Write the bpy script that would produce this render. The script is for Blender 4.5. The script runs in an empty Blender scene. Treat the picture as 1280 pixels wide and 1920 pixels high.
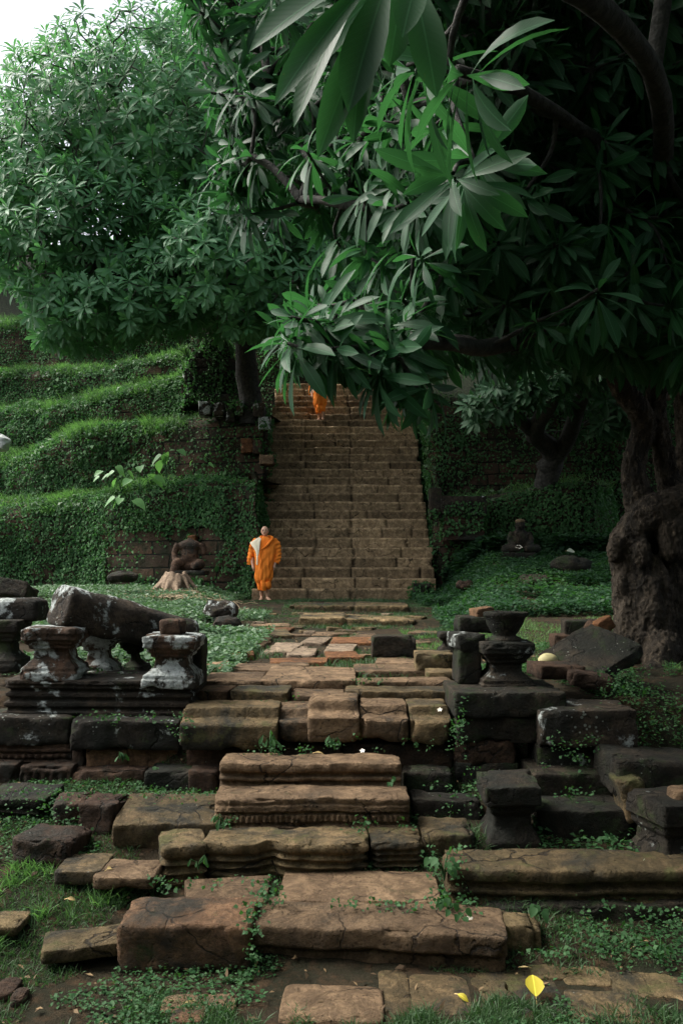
import bpy, math, random
import numpy as np
from mathutils import Vector, Matrix, Euler

random.seed(11)
rng = np.random.default_rng(11)
SC = bpy.context.scene
COL = SC.collection

# ------------------------------------------------------------------ camera
F, HZ, CX, H = 1500.0, 1060.0, 640.0, 2.0          # focal length in photo pixels, horizon row, centre column, eye height
cam_d = bpy.data.cameras.new('camera')
cam = bpy.data.objects.new('camera', cam_d)
COL.objects.link(cam)
cam.location = (0, 0, H)
cam.rotation_euler = (math.radians(90), 0, 0)
cam_d.sensor_fit = 'VERTICAL'
cam_d.sensor_height = 36
cam_d.sensor_width = 24
cam_d.lens = 36 * F / 1920
cam_d.shift_y = (HZ - 960) / 1920
cam_d.clip_start = 0.05
cam_d.clip_end = 2000
SC.camera = cam

# ------------------------------------------------------------------ light
SUN_EL, SUN_AZ = math.radians(52), math.radians(-80)      # azimuth from +Y, negative = to the left
world = bpy.data.worlds.new("World")
SC.world = world
world.use_nodes = True
wn = world.node_tree
wn.nodes.clear()
sky = wn.nodes.new('ShaderNodeTexSky')
sky.sky_type = 'NISHITA'
sky.sun_disc = False
sky.sun_elevation = SUN_EL
sky.sun_rotation = SUN_AZ
sky.air_density = 1.0
sky.dust_density = 6.0
sky.ozone_density = 1.0
hsv = wn.nodes.new('ShaderNodeHueSaturation')              # an overcast, nearly white sky
hsv.inputs['Saturation'].default_value = 0.40
bg = wn.nodes.new('ShaderNodeBackground')
bg.inputs['Strength'].default_value = 0.15
wo = wn.nodes.new('ShaderNodeOutputWorld')
wn.links.new(sky.outputs[0], hsv.inputs['Color'])
wn.links.new(hsv.outputs[0], bg.inputs['Color'])
wn.links.new(bg.outputs[0], wo.inputs['Surface'])

sun_d = bpy.data.lights.new('sun', 'SUN')
sun_d.energy = 1.5
sun_d.angle = math.radians(18)
sun_d.color = (1.0, 0.95, 0.87)
sun = bpy.data.objects.new('sun', sun_d)
COL.objects.link(sun)
sdir = Vector((math.sin(SUN_AZ) * math.cos(SUN_EL), math.cos(SUN_AZ) * math.cos(SUN_EL), math.sin(SUN_EL)))
sun.rotation_euler = sdir.to_track_quat('Z', 'Y').to_euler()

SC.view_settings.view_transform = 'Standard'
SC.view_settings.look = 'None'
SC.view_settings.gamma = 1
SC.view_settings.use_curve_mapping = False
SC.view_settings.exposure = 1.12
SC.cycles.use_denoising = True
SC.cycles.max_bounces = 7
SC.cycles.diffuse_bounces = 4
SC.cycles.transmission_bounces = 4
SC.cycles.transparent_max_bounces = 4


# ------------------------------------------------------------------ helpers
def P(px, py, Y):
    return np.array([(px - CX) / F * Y, Y, H - (py - HZ) / F * Y])


def XZ(px, Y):
    return (px - CX) / F * Y


def ZZ(py, Y):
    return H - (py - HZ) / F * Y


def to_px(p):
    return CX + p[..., 0] / p[..., 1] * F, HZ - (p[..., 2] - H) / p[..., 1] * F


def _hash(ix, iy, iz):
    n = (ix * 374761393 + iy * 668265263 + iz * 2147483647 * 0 + iz * 1274126177) & 0xffffffff
    n = ((n ^ (n >> 13)) * 1103515245 + 12345) & 0xffffffff
    n = ((n ^ (n >> 16)) * 1274126177) & 0xffffffff
    return ((n ^ (n >> 15)) & 0xffff) / 32767.5 - 1.0


def vn(p):
    p = np.asarray(p, float)
    i = np.floor(p).astype(np.int64)
    f = p - i
    f = f * f * (3 - 2 * f)
    out = 0
    for dx in (0, 1):
        wx = f[..., 0] if dx else 1 - f[..., 0]
        for dy in (0, 1):
            wy = f[..., 1] if dy else 1 - f[..., 1]
            for dz in (0, 1):
                wz = f[..., 2] if dz else 1 - f[..., 2]
                out = out + wx * wy * wz * _hash(i[..., 0] + dx, i[..., 1] + dy, i[..., 2] + dz)
    return out


def fbm(p, o=3):
    a, s, r = 1.0, 0.0, 0
    for k in range(o):
        r = r + a * vn(np.asarray(p) * 2 ** k + 17.3 * k)
        s += a
        a *= .5
    return r / s


def vnoise(p, freq, off=0.0, o=2):
    q = np.asarray(p) * freq + off
    return np.stack([fbm(q, o), fbm(q + 31.7, o), fbm(q + 73.1, o)], -1)


def norm(v):
    return v / np.maximum(np.linalg.norm(v, axis=-1, keepdims=True), 1e-9)


def tag(o, label=None, cat=None, group=None, kind=None):
    if label: o['label'] = label
    if cat:
        o['category'] = cat
        o['kind'] = 'thing'
    if group: o['group'] = group
    if kind: o['kind'] = kind
    return o


def empty(name, loc, label=None, cat=None, group=None):
    o = bpy.data.objects.new(name, None)
    COL.objects.link(o)
    o.location = loc
    o.empty_display_size = .1
    return tag(o, label, cat, group)


def mesh(name, V, faces, mat, parent=None, loc=(0, 0, 0), uv=None, smooth=True, attr=None):
    """faces: list of int arrays (n,k); V is world minus loc"""
    V = np.asarray(V, np.float32).reshape(-1, 3)
    me = bpy.data.meshes.new(name)
    if not isinstance(faces, (list, tuple)):
        faces = [faces]
    faces = [np.asarray(f, np.int32) for f in faces if len(f)]
    me.vertices.add(len(V))
    me.vertices.foreach_set('co', V.ravel())
    li = np.concatenate([f.ravel() for f in faces])
    ls, tot, st = [], [], 0
    for f in faces:
        n, k = f.shape
        ls.append(st + np.arange(n) * k)
        tot.append(np.full(n, k))
        st += n * k
    ls, tot = np.concatenate(ls), np.concatenate(tot)
    me.loops.add(len(li))
    me.loops.foreach_set('vertex_index', li)
    me.polygons.add(len(ls))
    me.polygons.foreach_set('loop_start', ls.astype(np.int32))
    me.polygons.foreach_set('loop_total', tot.astype(np.int32))
    me.update(calc_edges=True)
    if smooth:
        me.polygons.foreach_set('use_smooth', np.ones(len(ls), bool))
    if uv is not None:
        l = me.uv_layers.new(name='UVMap')
        l.data.foreach_set('uv', np.asarray(uv, np.float32)[li].ravel())
    if attr is not None:
        a = me.attributes.new('tint', 'FLOAT', 'POINT')
        a.data.foreach_set('value', np.asarray(attr, np.float32))
    me.validate()
    me.materials.append(mat)
    o = bpy.data.objects.new(name, me)
    COL.objects.link(o)
    o.location = loc
    if parent is not None:
        o.parent = parent
    return o


def grid_faces(nu, nv, wrap=False, base=0):
    """verts indexed u*nv+v; wrap closes v"""
    u = np.arange(nu - 1)[:, None]
    v = np.arange(nv if wrap else nv - 1)[None, :]
    v2 = (v + 1) % nv
    a = u * nv + v
    b = u * nv + v2
    c = (u + 1) * nv + v2
    d = (u + 1) * nv + v
    return np.stack([a, b, c, d], -1).reshape(-1, 4) + base


def tube(pts, rad, n=8, caps=True):
    pts = np.asarray(pts, float)
    rad = np.broadcast_to(np.asarray(rad, float), (len(pts),))
    t = norm(np.gradient(pts, axis=0))
    ref = np.array([0, 0, 1.0]) if abs(t[0, 2]) < .9 else np.array([1.0, 0, 0])
    V = []
    u = None
    for i in range(len(pts)):
        if u is None:
            u = np.cross(t[i], ref)
        u = u - t[i] * np.dot(u, t[i])
        u = u / max(np.linalg.norm(u), 1e-9)
        w = np.cross(t[i], u)
        a = np.arange(n) / n * 2 * np.pi
        V.append(pts[i] + rad[i] * (np.cos(a)[:, None] * u + np.sin(a)[:, None] * w))
    V = np.concatenate(V)
    Fq = [grid_faces(len(pts), n, True)]
    if caps:
        k = len(V)
        V = np.concatenate([V, pts[:1], pts[-1:]])
        j = np.arange(n)
        Fq.append(np.stack([j, np.full(n, k), (j + 1) % n, (j + 1) % n], -1)[:, :3][:, ::-1])
        b = (len(pts) - 1) * n
        Fq.append(np.stack([b + j, b + (j + 1) % n, np.full(n, k + 1)], -1)[:, :])
    return V, Fq


def spline(pts, n):
    """Catmull-Rom through points of any width"""
    p = np.asarray(pts, float)
    p = np.concatenate([2 * p[:1] - p[1:2], p, 2 * p[-1:] - p[-2:-1]])
    out = []
    m = len(p) - 3
    for k in range(n):
        s = k / (n - 1) * m
        i = min(int(s), m - 1)
        t = s - i
        a, b, c, d = p[i:i + 4]
        out.append(.5 * ((2 * b) + (c - a) * t + (2 * a - 5 * b + 4 * c - d) * t * t + (3 * b - a - 3 * c + d) * t ** 3))
    return np.array(out)


def join(parts):
    V, F3, F4, o = [], [], [], 0
    for v, fs in parts:
        if not isinstance(fs, (list, tuple)): fs = [fs]
        for f in fs:
            f = np.asarray(f)
            (F3 if f.shape[1] == 3 else F4).append(f + o)
        V.append(v)
        o += len(v)
    out = []
    if F3: out.append(np.concatenate(F3))
    if F4: out.append(np.concatenate(F4))
    return np.concatenate(V), out


def ellipsoid(c, r, n=14, rot=None):
    th = np.linspace(0, np.pi, n)
    V = []
    for t in th:
        a = np.arange(n) / n * 2 * np.pi
        V.append(np.stack([np.sin(t) * np.cos(a), np.sin(t) * np.sin(a), np.full(n, np.cos(t))], -1))
    V = np.concatenate(V) * np.asarray(r)
    if rot is not None:
        V = V @ np.array(Euler([math.radians(x) for x in rot]).to_matrix()).T
    return V + np.asarray(c), [grid_faces(n, n, True)[:, ::-1]]


def remesh(o, voxel, smooth=0):
    m = o.modifiers.new('remesh', 'REMESH')
    m.mode = 'VOXEL'
    m.voxel_size = voxel
    m.use_smooth_shade = True
    if smooth:
        s = o.modifiers.new('smooth', 'SMOOTH')
        s.factor = .5
        s.iterations = smooth
    return o


# ------------------------------------------------------------------ materials
class NT:
    def __init__(s, name):
        s.m = bpy.data.materials.new(name)
        s.m.use_nodes = True
        s.t = s.m.node_tree
        s.t.nodes.clear()
        s.out = s.n('ShaderNodeOutputMaterial')

    def n(s, typ, **kw):
        d = s.t.nodes.new(typ)
        for k, v in kw.items():
            setattr(d, k, v)
        return d

    def l(s, a, b):
        s.t.links.new(a, b)

    def set(s, sock, v):
        if hasattr(v, 'is_output') or isinstance(v, bpy.types.NodeSocket):
            s.l(v, sock)
        else:
            sock.default_value = v

    def noise(s, vec, scale, detail=4, rough=.55, dist=0.0):
        d = s.n('ShaderNodeTexNoise')
        s.l(vec, d.inputs['Vector'])
        d.inputs['Scale'].default_value = scale
        d.inputs['Detail'].default_value = detail
        d.inputs['Roughness'].default_value = rough
        d.inputs['Distortion'].default_value = dist
        return d.outputs['Fac']

    def ramp(s, fac, lo, hi, a=0.0, b=1.0):
        d = s.n('ShaderNodeMapRange', interpolation_type='SMOOTHSTEP')
        s.l(fac, d.inputs['Value'])
        s.set(d.inputs['From Min'], lo)
        s.set(d.inputs['From Max'], hi)
        s.set(d.inputs['To Min'], a)
        s.set(d.inputs['To Max'], b)
        return d.outputs['Result']

    def mix(s, fac, a, b, blend='MIX'):
        d = s.n('ShaderNodeMix', data_type='RGBA', blend_type=blend)
        s.set(d.inputs[0], fac)
        s.set(d.inputs[6], a if not isinstance(a, tuple) else (*a, 1))
        s.set(d.inputs[7], b if not isinstance(b, tuple) else (*b, 1))
        return d.outputs[2]

    def math(s, op, a, b=0.0):
        d = s.n('ShaderNodeMath', operation=op)
        s.set(d.inputs[0], a)
        s.set(d.inputs[1], b)
        return d.outputs[0]

    def bump(s, h, strength, dist=.02, nrm=None):
        d = s.n('ShaderNodeBump')
        d.inputs['Strength'].default_value = strength
        d.inputs['Distance'].default_value = dist
        s.l(h, d.inputs['Height'])
        if nrm: s.l(nrm, d.inputs['Normal'])
        return d.outputs[0]

    def pbr(s, col, rough=.8, nrm=None, spec=.3):
        d = s.n('ShaderNodeBsdfPrincipled')
        s.set(d.inputs['Base Color'], col if not isinstance(col, tuple) else (*col, 1))
        s.set(d.inputs['Roughness'], rough)
        d.inputs['Specular IOR Level'].default_value = spec
        if nrm: s.l(nrm, d.inputs['Normal'])
        return d.outputs[0]

    def coords(s, per_object=True):
        tc = s.n('ShaderNodeTexCoord')
        if not per_object:
            return tc.outputs['Object']
        oi = s.n('ShaderNodeObjectInfo')
        mul = s.math('MULTIPLY', oi.outputs['Random'], 57.0)
        add = s.n('ShaderNodeVectorMath', operation='ADD')
        s.l(tc.outputs['Object'], add.inputs[0])
        s.l(mul, add.inputs[1])
        s.rand = oi.outputs['Random']
        return add.outputs[0]

    def done(s, sh):
        s.l(sh, s.out.inputs['Surface'])
        return s.m


def stone_mat(name, c1, c2, stain=.5, stain_c=(.022, .024, .019), moss=.35, moss_c=(.035, .055, .016), lichen=0.0,
              speck=.4, rough=.85, scale=1.0, bump=.6, brick=None, spec=.25):
    """stain / moss / lichen: about the share of the surface covered"""
    t = NT(name)
    v = t.coords()
    a = t.noise(v, 3.2 * scale, 8, .62, .3)
    col = t.mix(t.ramp(a, .3, .7), c1, c2)
    fine = t.noise(v, 46 * scale, 5, .7)
    col = t.mix(t.ramp(fine, .35, .75, 0, .55), col, tuple(x * .45 for x in c2))
    mott = t.noise(v, 7.5 * scale, 7, .75, .6)
    col = t.mix(t.ramp(mott, .42, .60, .75, 0), col, tuple(x * .40 for x in c2))
    mp = t.n('ShaderNodeMapping')
    mp.inputs['Scale'].default_value = (9, 9, 1.1)
    t.l(v, mp.inputs['Vector'])
    strk = t.noise(mp.outputs[0], 1.0 * scale, 5, .65)
    col = t.mix(t.ramp(strk, .52, .70, 0, .55), col, tuple(x * .35 for x in c2))
    pv = t.n('ShaderNodeTexVoronoi', feature='F1')
    t.l(v, pv.inputs['Vector'])
    pv.inputs['Scale'].default_value = 34 * scale
    pits = t.math('MULTIPLY', t.ramp(pv.outputs['Distance'], .12, .26, 1, 0), t.ramp(t.noise(v, 5, 4, .6), .48, .62))
    col = t.mix(t.math('MULTIPLY', pits, .75), col, tuple(x * .22 for x in c2))
    wv = t.n('ShaderNodeVectorMath', operation='MULTIPLY_ADD')
    nz = t.n('ShaderNodeTexNoise')
    t.l(v, nz.inputs['Vector'])
    nz.inputs['Scale'].default_value = 3.0
    nz.inputs['Detail'].default_value = 5
    t.l(nz.outputs['Color'], wv.inputs[0])
    wv.inputs[1].default_value = (.35, .35, .35)
    t.l(v, wv.inputs[2])
    cr = t.n('ShaderNodeTexVoronoi', feature='DISTANCE_TO_EDGE')
    t.l(wv.outputs[0], cr.inputs['Vector'])
    cr.inputs['Scale'].default_value = 2.3
    crack = t.math('MULTIPLY', t.ramp(cr.outputs['Distance'], .004, .018, 1, 0), t.ramp(t.noise(v, 1.6, 4, .6), .46, .56))
    col = t.mix(t.math('MULTIPLY', crack, .8), col, (.014, .012, .009))
    val = t.ramp(t.rand, 0, 1, .72, 1.18)
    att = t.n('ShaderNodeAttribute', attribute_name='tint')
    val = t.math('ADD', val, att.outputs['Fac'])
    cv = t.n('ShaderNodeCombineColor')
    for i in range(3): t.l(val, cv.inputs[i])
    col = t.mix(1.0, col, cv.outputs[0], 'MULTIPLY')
    hgt = t.noise(v, 11 * scale, 9, .68, .2)
    if stain:
        b = t.noise(v, 1.7 * scale, 9, .7, .4)
        th = .5 + (.5 - stain) * .42
        col = t.mix(t.ramp(b, th - .07, th + .10, 0, .93), col, stain_c)
    if moss:
        b = t.noise(v, 4.1 * scale, 7, .72, .2)
        th = .5 + (.5 - moss) * .42
        col = t.mix(t.ramp(b, th, th + .12, 0, .85), col, moss_c)
    if speck:
        vo = t.n('ShaderNodeTexVoronoi', feature='F1')
        t.l(v, vo.inputs['Vector'])
        vo.inputs['Scale'].default_value = 26 * scale
        vo.inputs['Randomness'].default_value = 1
        big = t.noise(v, 3.0 * scale, 3, .6)
        d = t.math('SUBTRACT', t.ramp(big, .45, .75, 0, .34 * speck), vo.outputs['Distance'])
        col = t.mix(t.ramp(d, 0, .05, 0, .75), col, (.30, .33, .29))
    if lichen:
        b = t.math('ADD', t.math('MULTIPLY', t.noise(v, 3.4 * scale, 6, .62, .5), .68), t.math('MULTIPLY', t.noise(v, 12 * scale, 6, .7, .3), .32))
        th = .5 + (.5 - lichen) * .46
        m = t.ramp(b, th - .01, th + .045)
        gr = t.noise(v, 30, 4, .7)
        col = t.mix(m, col, t.mix(t.ramp(gr, .35, .7), (.55, .60, .58), (.24, .27, .25)))
    hgt = t.math('SUBTRACT', t.math('SUBTRACT', hgt, t.math('MULTIPLY', pits, .35)), t.math('MULTIPLY', crack, .6))
    n1 = t.bump(hgt, min(1.0, bump * 1.5), .07)
    n2 = t.bump(fine, min(1.0, bump * 1.3), .014, n1)
    return t.done(t.pbr(col, rough, n2, spec))


def leaf_mat(name, c1, c2, trans=(.10, .26, .03), tw=.35, rough=.38, veins=True, spec=.5, pale=.0, vein=.25):
    t = NT(name)
    g = t.n('ShaderNodeNewGeometry')
    r = g.outputs['Random Per Island']
    col = t.mix(r, c1, c2)
    nrm = None
    if veins:
        uv = t.n('ShaderNodeUVMap')
        sep = t.n('ShaderNodeSeparateXYZ')
        t.l(uv.outputs[0], sep.inputs[0])
        av = t.math('ABSOLUTE', sep.outputs[1])
        mid = t.ramp(av, .02, .075, 1, 0)
        w = t.math('SUBTRACT', t.math('MULTIPLY', sep.outputs[0], 120.0), t.math('MULTIPLY', av, 18.0))
        sv = t.math('SINE', w)
        col = t.mix(t.math('MULTIPLY', t.ramp(sv, .75, 1.0), .12), col, tuple(min(1, x * 2.2 + .01) for x in c2))
        col = t.mix(t.math('MULTIPLY', mid, .6), col, tuple(x * 2.6 + .02 for x in c2))
        tc = t.n('ShaderNodeTexCoord')
        sp = t.noise(tc.outputs['Object'], 38, 4, .65)
        col = t.mix(t.ramp(sp, .66, .70, 0, .7), col, (.10, .115, .03))
        h = t.math('ADD', t.math('MULTIPLY', sv, .5), t.math('MULTIPLY', mid, 1.5))
        nrm = t.bump(h, .10, .002)
    p = t.pbr(col, rough, nrm, spec)
    tr = t.n('ShaderNodeBsdfTranslucent')
    tr.inputs['Color'].default_value = (*trans, 1)
    mx = t.n('ShaderNodeMixShader')
    mx.inputs[0].default_value = tw
    t.l(p, mx.inputs[1])
    t.l(tr.outputs[0], mx.inputs[2])
    return t.done(mx.outputs[0])


M = {}
M['worn'] = stone_mat('worn_sandstone', (.35, .238, .138), (.235, .155, .088), stain=.24, moss=.24, moss_c=(.075, .065, .028), speck=.25, bump=.65)
M['worn_moss'] = stone_mat('mossy_sandstone', (.27, .185, .095), (.165, .125, .060), stain=.40, moss=.42, moss_c=(.085, .085, .03), speck=.35)
M['red'] = stone_mat('red_sandstone', (.29, .165, .090), (.18, .105, .055), stain=.36, moss=.28, speck=.1)
M['orange'] = stone_mat('orange_laterite', (.32, .145, .058), (.22, .10, .042), stain=.2, moss=.3, speck=.05, bump=.9)
M['pale'] = stone_mat('pale_sandstone', (.42, .32, .22), (.30, .225, .15), stain=.18, moss=.15, speck=.1)
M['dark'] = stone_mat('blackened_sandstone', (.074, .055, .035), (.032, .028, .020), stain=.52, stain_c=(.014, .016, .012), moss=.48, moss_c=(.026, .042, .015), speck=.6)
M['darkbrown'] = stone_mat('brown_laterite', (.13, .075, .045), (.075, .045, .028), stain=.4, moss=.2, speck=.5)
M['lichen'] = stone_mat('lichened_sandstone', (.11, .080, .052), (.05, .040, .029), stain=.5, stain_c=(.015, .016, .012), moss=.3, lichen=.37, speck=1.0)
M['white'] = stone_mat('white_lichened_sandstone', (.16, .085, .05), (.07, .050, .032), stain=.42, moss=.12, lichen=.555, speck=.9)
M['spot'] = stone_mat('spotted_sandstone', (.070, .054, .036), (.032, .028, .021), stain=.5, stain_c=(.014, .016, .012), moss=.4, lichen=.31, speck=.9)
M['stair'] = stone_mat('stair_sandstone', (.50, .37, .215), (.38, .275, .155), stain=.20, stain_c=(.10, .085, .05), moss=.22, moss_c=(.075, .075, .035), speck=.3, bump=.7)


def simple(name, c1, c2, scale=8, rough=.8, bump=.3, dist=.02, spec=.3, sss=0):
    t = NT(name)
    v = t.coords()
    a = t.noise(v, scale, 6, .6)
    col = t.mix(t.ramp(a, .3, .7), c1, c2)
    return t.done(t.pbr(col, rough, t.bump(a, bump, dist), spec))


def soil_mat():
    t = NT('soil')
    v = t.coords(False)
    a = t.noise(v, .9, 8, .65)
    b = t.noise(v, 9, 8, .7)
    c = t.noise(v, 60, 5, .7)
    col = t.mix(t.ramp(a, .4, .62), (.036, .028, .017), (.018, .021, .011))
    col = t.mix(t.ramp(b, .46, .68, 0, .85), col, (.075, .045, .024))
    col = t.mix(t.ramp(c, .45, .8, 0, .7), col, (.022, .018, .012))
    sp = t.n('ShaderNodeSeparateXYZ')
    t.l(v, sp.inputs[0])
    hill = t.ramp(t.math('ADD', sp.outputs[1], t.math('MULTIPLY', a, 2.0)), 20.5, 22.5)
    col = t.mix(hill, col, t.mix(t.ramp(b, .4, .65), (.010, .013, .008), (.022, .034, .014)))
    n = t.bump(b, .8, .06)
    return t.done(t.pbr(col, .95, t.bump(c, .7, .02, n), .15))


def wall_mat(name='ivied_masonry', bright=1.0):
    t = NT(name)
    v = t.coords(False)
    sep = t.n('ShaderNodeSeparateXYZ')
    t.l(v, sep.inputs[0])
    com = t.n('ShaderNodeCombineXYZ')
    t.l(t.math('ADD', sep.outputs[0], t.math('MULTIPLY', sep.outputs[1], .8)), com.inputs[0])
    t.l(sep.outputs[2], com.inputs[1])
    wob = t.noise(v, 1.2, 3)
    va = t.n('ShaderNodeVectorMath', operation='ADD')
    t.l(com.outputs[0], va.inputs[0])
    sc = t.math('MULTIPLY', wob, .12)
    t.l(sc, va.inputs[1])
    br = t.n('ShaderNodeTexBrick')
    t.l(va.outputs[0], br.inputs['Vector'])
    br.inputs['Color1'].default_value = (.050 * bright, .036 * bright, .026 * bright, 1)
    br.inputs['Color2'].default_value = (.085 * bright, .052 * bright, .033 * bright, 1)
    br.inputs['Mortar'].default_value = (.008, .009, .007, 1)
    br.inputs['Scale'].default_value = 1
    br.inputs['Brick Width'].default_value = .62
    br.inputs['Row Height'].default_value = .33
    br.inputs['Mortar Size'].default_value = .022
    br.inputs['Mortar Smooth'].default_value = .4
    a = t.noise(v, 2.2, 8, .7)
    col = t.mix(t.ramp(a, .40, .62, 0, .93), br.outputs['Color'], (.018, .023, .013))
    b = t.noise(v, 12, 8, .7)
    col = t.mix(t.ramp(b, .5, .7, 0, .6), col, (.030, .042, .016))
    h = t.math('ADD', t.math('MULTIPLY', br.outputs['Fac'], -1.2), b)
    return t.done(t.pbr(col, .92, t.bump(h, .9, .06), .15))


def bark_mat(name, c1, c2, c3):
    t = NT(name)
    v = t.coords(False)
    mp = t.n('ShaderNodeMapping')
    mp.inputs['Scale'].default_value = (1.5, 1.5, .38)
    t.l(v, mp.inputs['Vector'])
    a = t.noise(mp.outputs[0], 3.2, 9, .7, .6)
    b = t.noise(mp.outputs[0], 16, 8, .7, .4)
    col = t.mix(t.ramp(a, .35, .65), c1, c2)
    col = t.mix(t.ramp(b, .5, .72, 0, .85), col, c3)
    n = t.bump(a, .9, .10)
    return t.done(t.pbr(col, .85, t.bump(b, 1.0, .05, n), .25))


M['soil'] = soil_mat()
M['wall'] = wall_mat()
M['bark'] = bark_mat('trunk_bark', (.070, .056, .040), (.018, .016, .012), (.20, .158, .110))
M['branch'] = simple('branch_bark', (.060, .058, .050), (.020, .021, .018), 14, .85, .9, .04)
M['twig_pale'] = simple('pale_branch_bark', (.15, .15, .135), (.07, .072, .065), 12, .8, .5)
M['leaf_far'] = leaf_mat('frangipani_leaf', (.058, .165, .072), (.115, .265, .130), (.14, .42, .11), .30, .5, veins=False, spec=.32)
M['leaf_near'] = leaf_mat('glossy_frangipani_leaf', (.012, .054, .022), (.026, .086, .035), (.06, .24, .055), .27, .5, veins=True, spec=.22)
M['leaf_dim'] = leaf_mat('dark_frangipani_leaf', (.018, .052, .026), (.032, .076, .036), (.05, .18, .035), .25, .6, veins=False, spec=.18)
M['ivy'] = leaf_mat('ivy_leaf', (.026, .085, .032), (.085, .185, .070), (.08, .26, .05), .28, .65, veins=False, spec=.15)
M['ivy_pale'] = leaf_mat('creeper_leaf', (.045, .105, .050), (.10, .175, .085), (.10, .24, .06), .25, .5, veins=False, spec=.35)
M['grass'] = leaf_mat('grass_blade', (.050, .135, .038), (.15, .29, .09), (.15, .36, .07), .38, .5, veins=False, spec=.3)
M['grass_dull'] = leaf_mat('dull_grass_blade', (.035, .085, .030), (.075, .130, .060), (.07, .18, .04), .3, .55, veins=False, spec=.3)
M['weed'] = leaf_mat('weed_leaf', (.024, .075, .028), (.065, .140, .058), (.07, .24, .03), .3, .6, veins=False, spec=.15)
M['taro'] = leaf_mat('taro_leaf', (.12, .30, .10), (.20, .38, .16), (.2, .5, .1), .35, .45, veins=False, spec=.4)
M['far_leaf'] = leaf_mat('forest_leaf', (.030, .060, .034), (.050, .085, .050), (.05, .12, .03), .2, .6, veins=False, spec=.2)
M['straw'] = simple('dry_straw', (.42, .34, .22), (.28, .21, .13), 10, .9)


# ------------------------------------------------------------------ ground
GC = ([-60, 3.4, 3.95, 4.3, 4.7, 5.0, 5.3, 5.6, 5.78, 5.95, 6.2, 6.6, 9, 13.15, 13.4, 15.2, 15.5, 18.5, 20, 22, 45, 70, 400],
      [0, 0, .0, .1, .14, .30, .34, .40, .46, .76, .84, .95, .985, .985, 1.07, 1.09, 1.18, 1.19, 1.2, 1.2, 20, 30, 40])
GL = ([-60, 3.6, 4.0, 4.4, 5.0, 5.5, 5.9, 6.08, 6.4, 9, 12, 15, 17, 19, 21, 24, 45, 70, 400],
      [0, 0, .02, .13, .29, .40, .46, .5, .96, 1.04, 1.16, 1.32, 1.42, 1.42, 1.3, 2.5, 20, 30, 40])
GR = ([-60, 3.8, 4.3, 4.7, 5.0, 5.4, 5.7, 6.1, 6.5, 9, 11, 14, 16, 18, 19.5, 21, 24, 45, 70, 400],
      [0, 0, .03, .20, .25, .36, .42, .5, .92, 1.02, 1.12, 1.45, 1.75, 2.05, 2.2, 2.2, 3, 20, 30, 40])


def zg(x, y):
    x, y = np.asarray(x, float), np.asarray(y, float)
    c, l, r = np.interp(y, *GC), np.interp(y, *GL), np.interp(y, *GR)
    w = 1.15 + np.clip(y - 6, 0, 14) * .075
    s = np.clip((np.abs(x) - w) / (.35 + np.clip(y - 6, 0, 12) * .09), 0, 1)
    s = s * s * (3 - 2 * s)
    z = c * (1 - s) + np.where(x < 0, l, r) * s
    q = np.stack([x, y, 0 * x], -1)
    amp = np.clip(y / 30, .25, 1)
    return z + .035 * fbm(q * 1.7, 3) * amp + .012 * fbm(q * 7 + 9, 2)


def ground():
    xs = np.concatenate([np.linspace(-400, -30, 12)[:-1], np.linspace(-30, -6, 30)[:-1], np.linspace(-6, 6, 241)[:-1], np.linspace(6, 30, 30)[:-1], np.linspace(30, 400, 12)])
    ys = np.concatenate([np.linspace(-60, 1.5, 16)[:-1], np.linspace(1.5, 8, 200)[:-1], np.linspace(8, 21, 150)[:-1], np.linspace(21, 60, 40)[:-1], np.linspace(60, 400, 12)])
    X, Y = np.meshgrid(xs, ys, indexing='ij')
    Z = zg(X, Y)
    V = np.stack([X, Y, Z], -1).reshape(-1, 3)
    o = mesh('ground', V, grid_faces(len(xs), len(ys)), M['soil'])
    o['kind'] = 'structure'
    o['label'] = 'brown earth ground rising in a slope under the stones'


ground()


# ------------------------------------------------------------------ stones
def perim(na, nb, nc):
    """core factor (cx,cy) in -1..1 and unit direction, going round a rounded rectangle"""
    c, d = [], []
    def corner(sx, sy, a0):
        for k in range(nc + 1):
            a = a0 + k / nc * np.pi / 2
            c.append((sx, sy)); d.append((math.cos(a), math.sin(a)))
    def side(p, q, n, dr):
        for k in range(1, n):
            t = k / n
            c.append((p[0] + (q[0] - p[0]) * t, p[1] + (q[1] - p[1]) * t)); d.append(dr)
    corner(-1, -1, np.pi)
    side((-1, -1), (1, -1), na, (0, -1))
    corner(1, -1, 1.5 * np.pi)
    side((1, -1), (1, 1), nb, (1, 0))
    corner(1, 1, 0)
    side((1, 1), (-1, 1), na, (0, 1))
    corner(-1, 1, .5 * np.pi)
    side((-1, 1), (-1, -1), nb, (-1, 0))
    return np.array(c), np.array(d)


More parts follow.
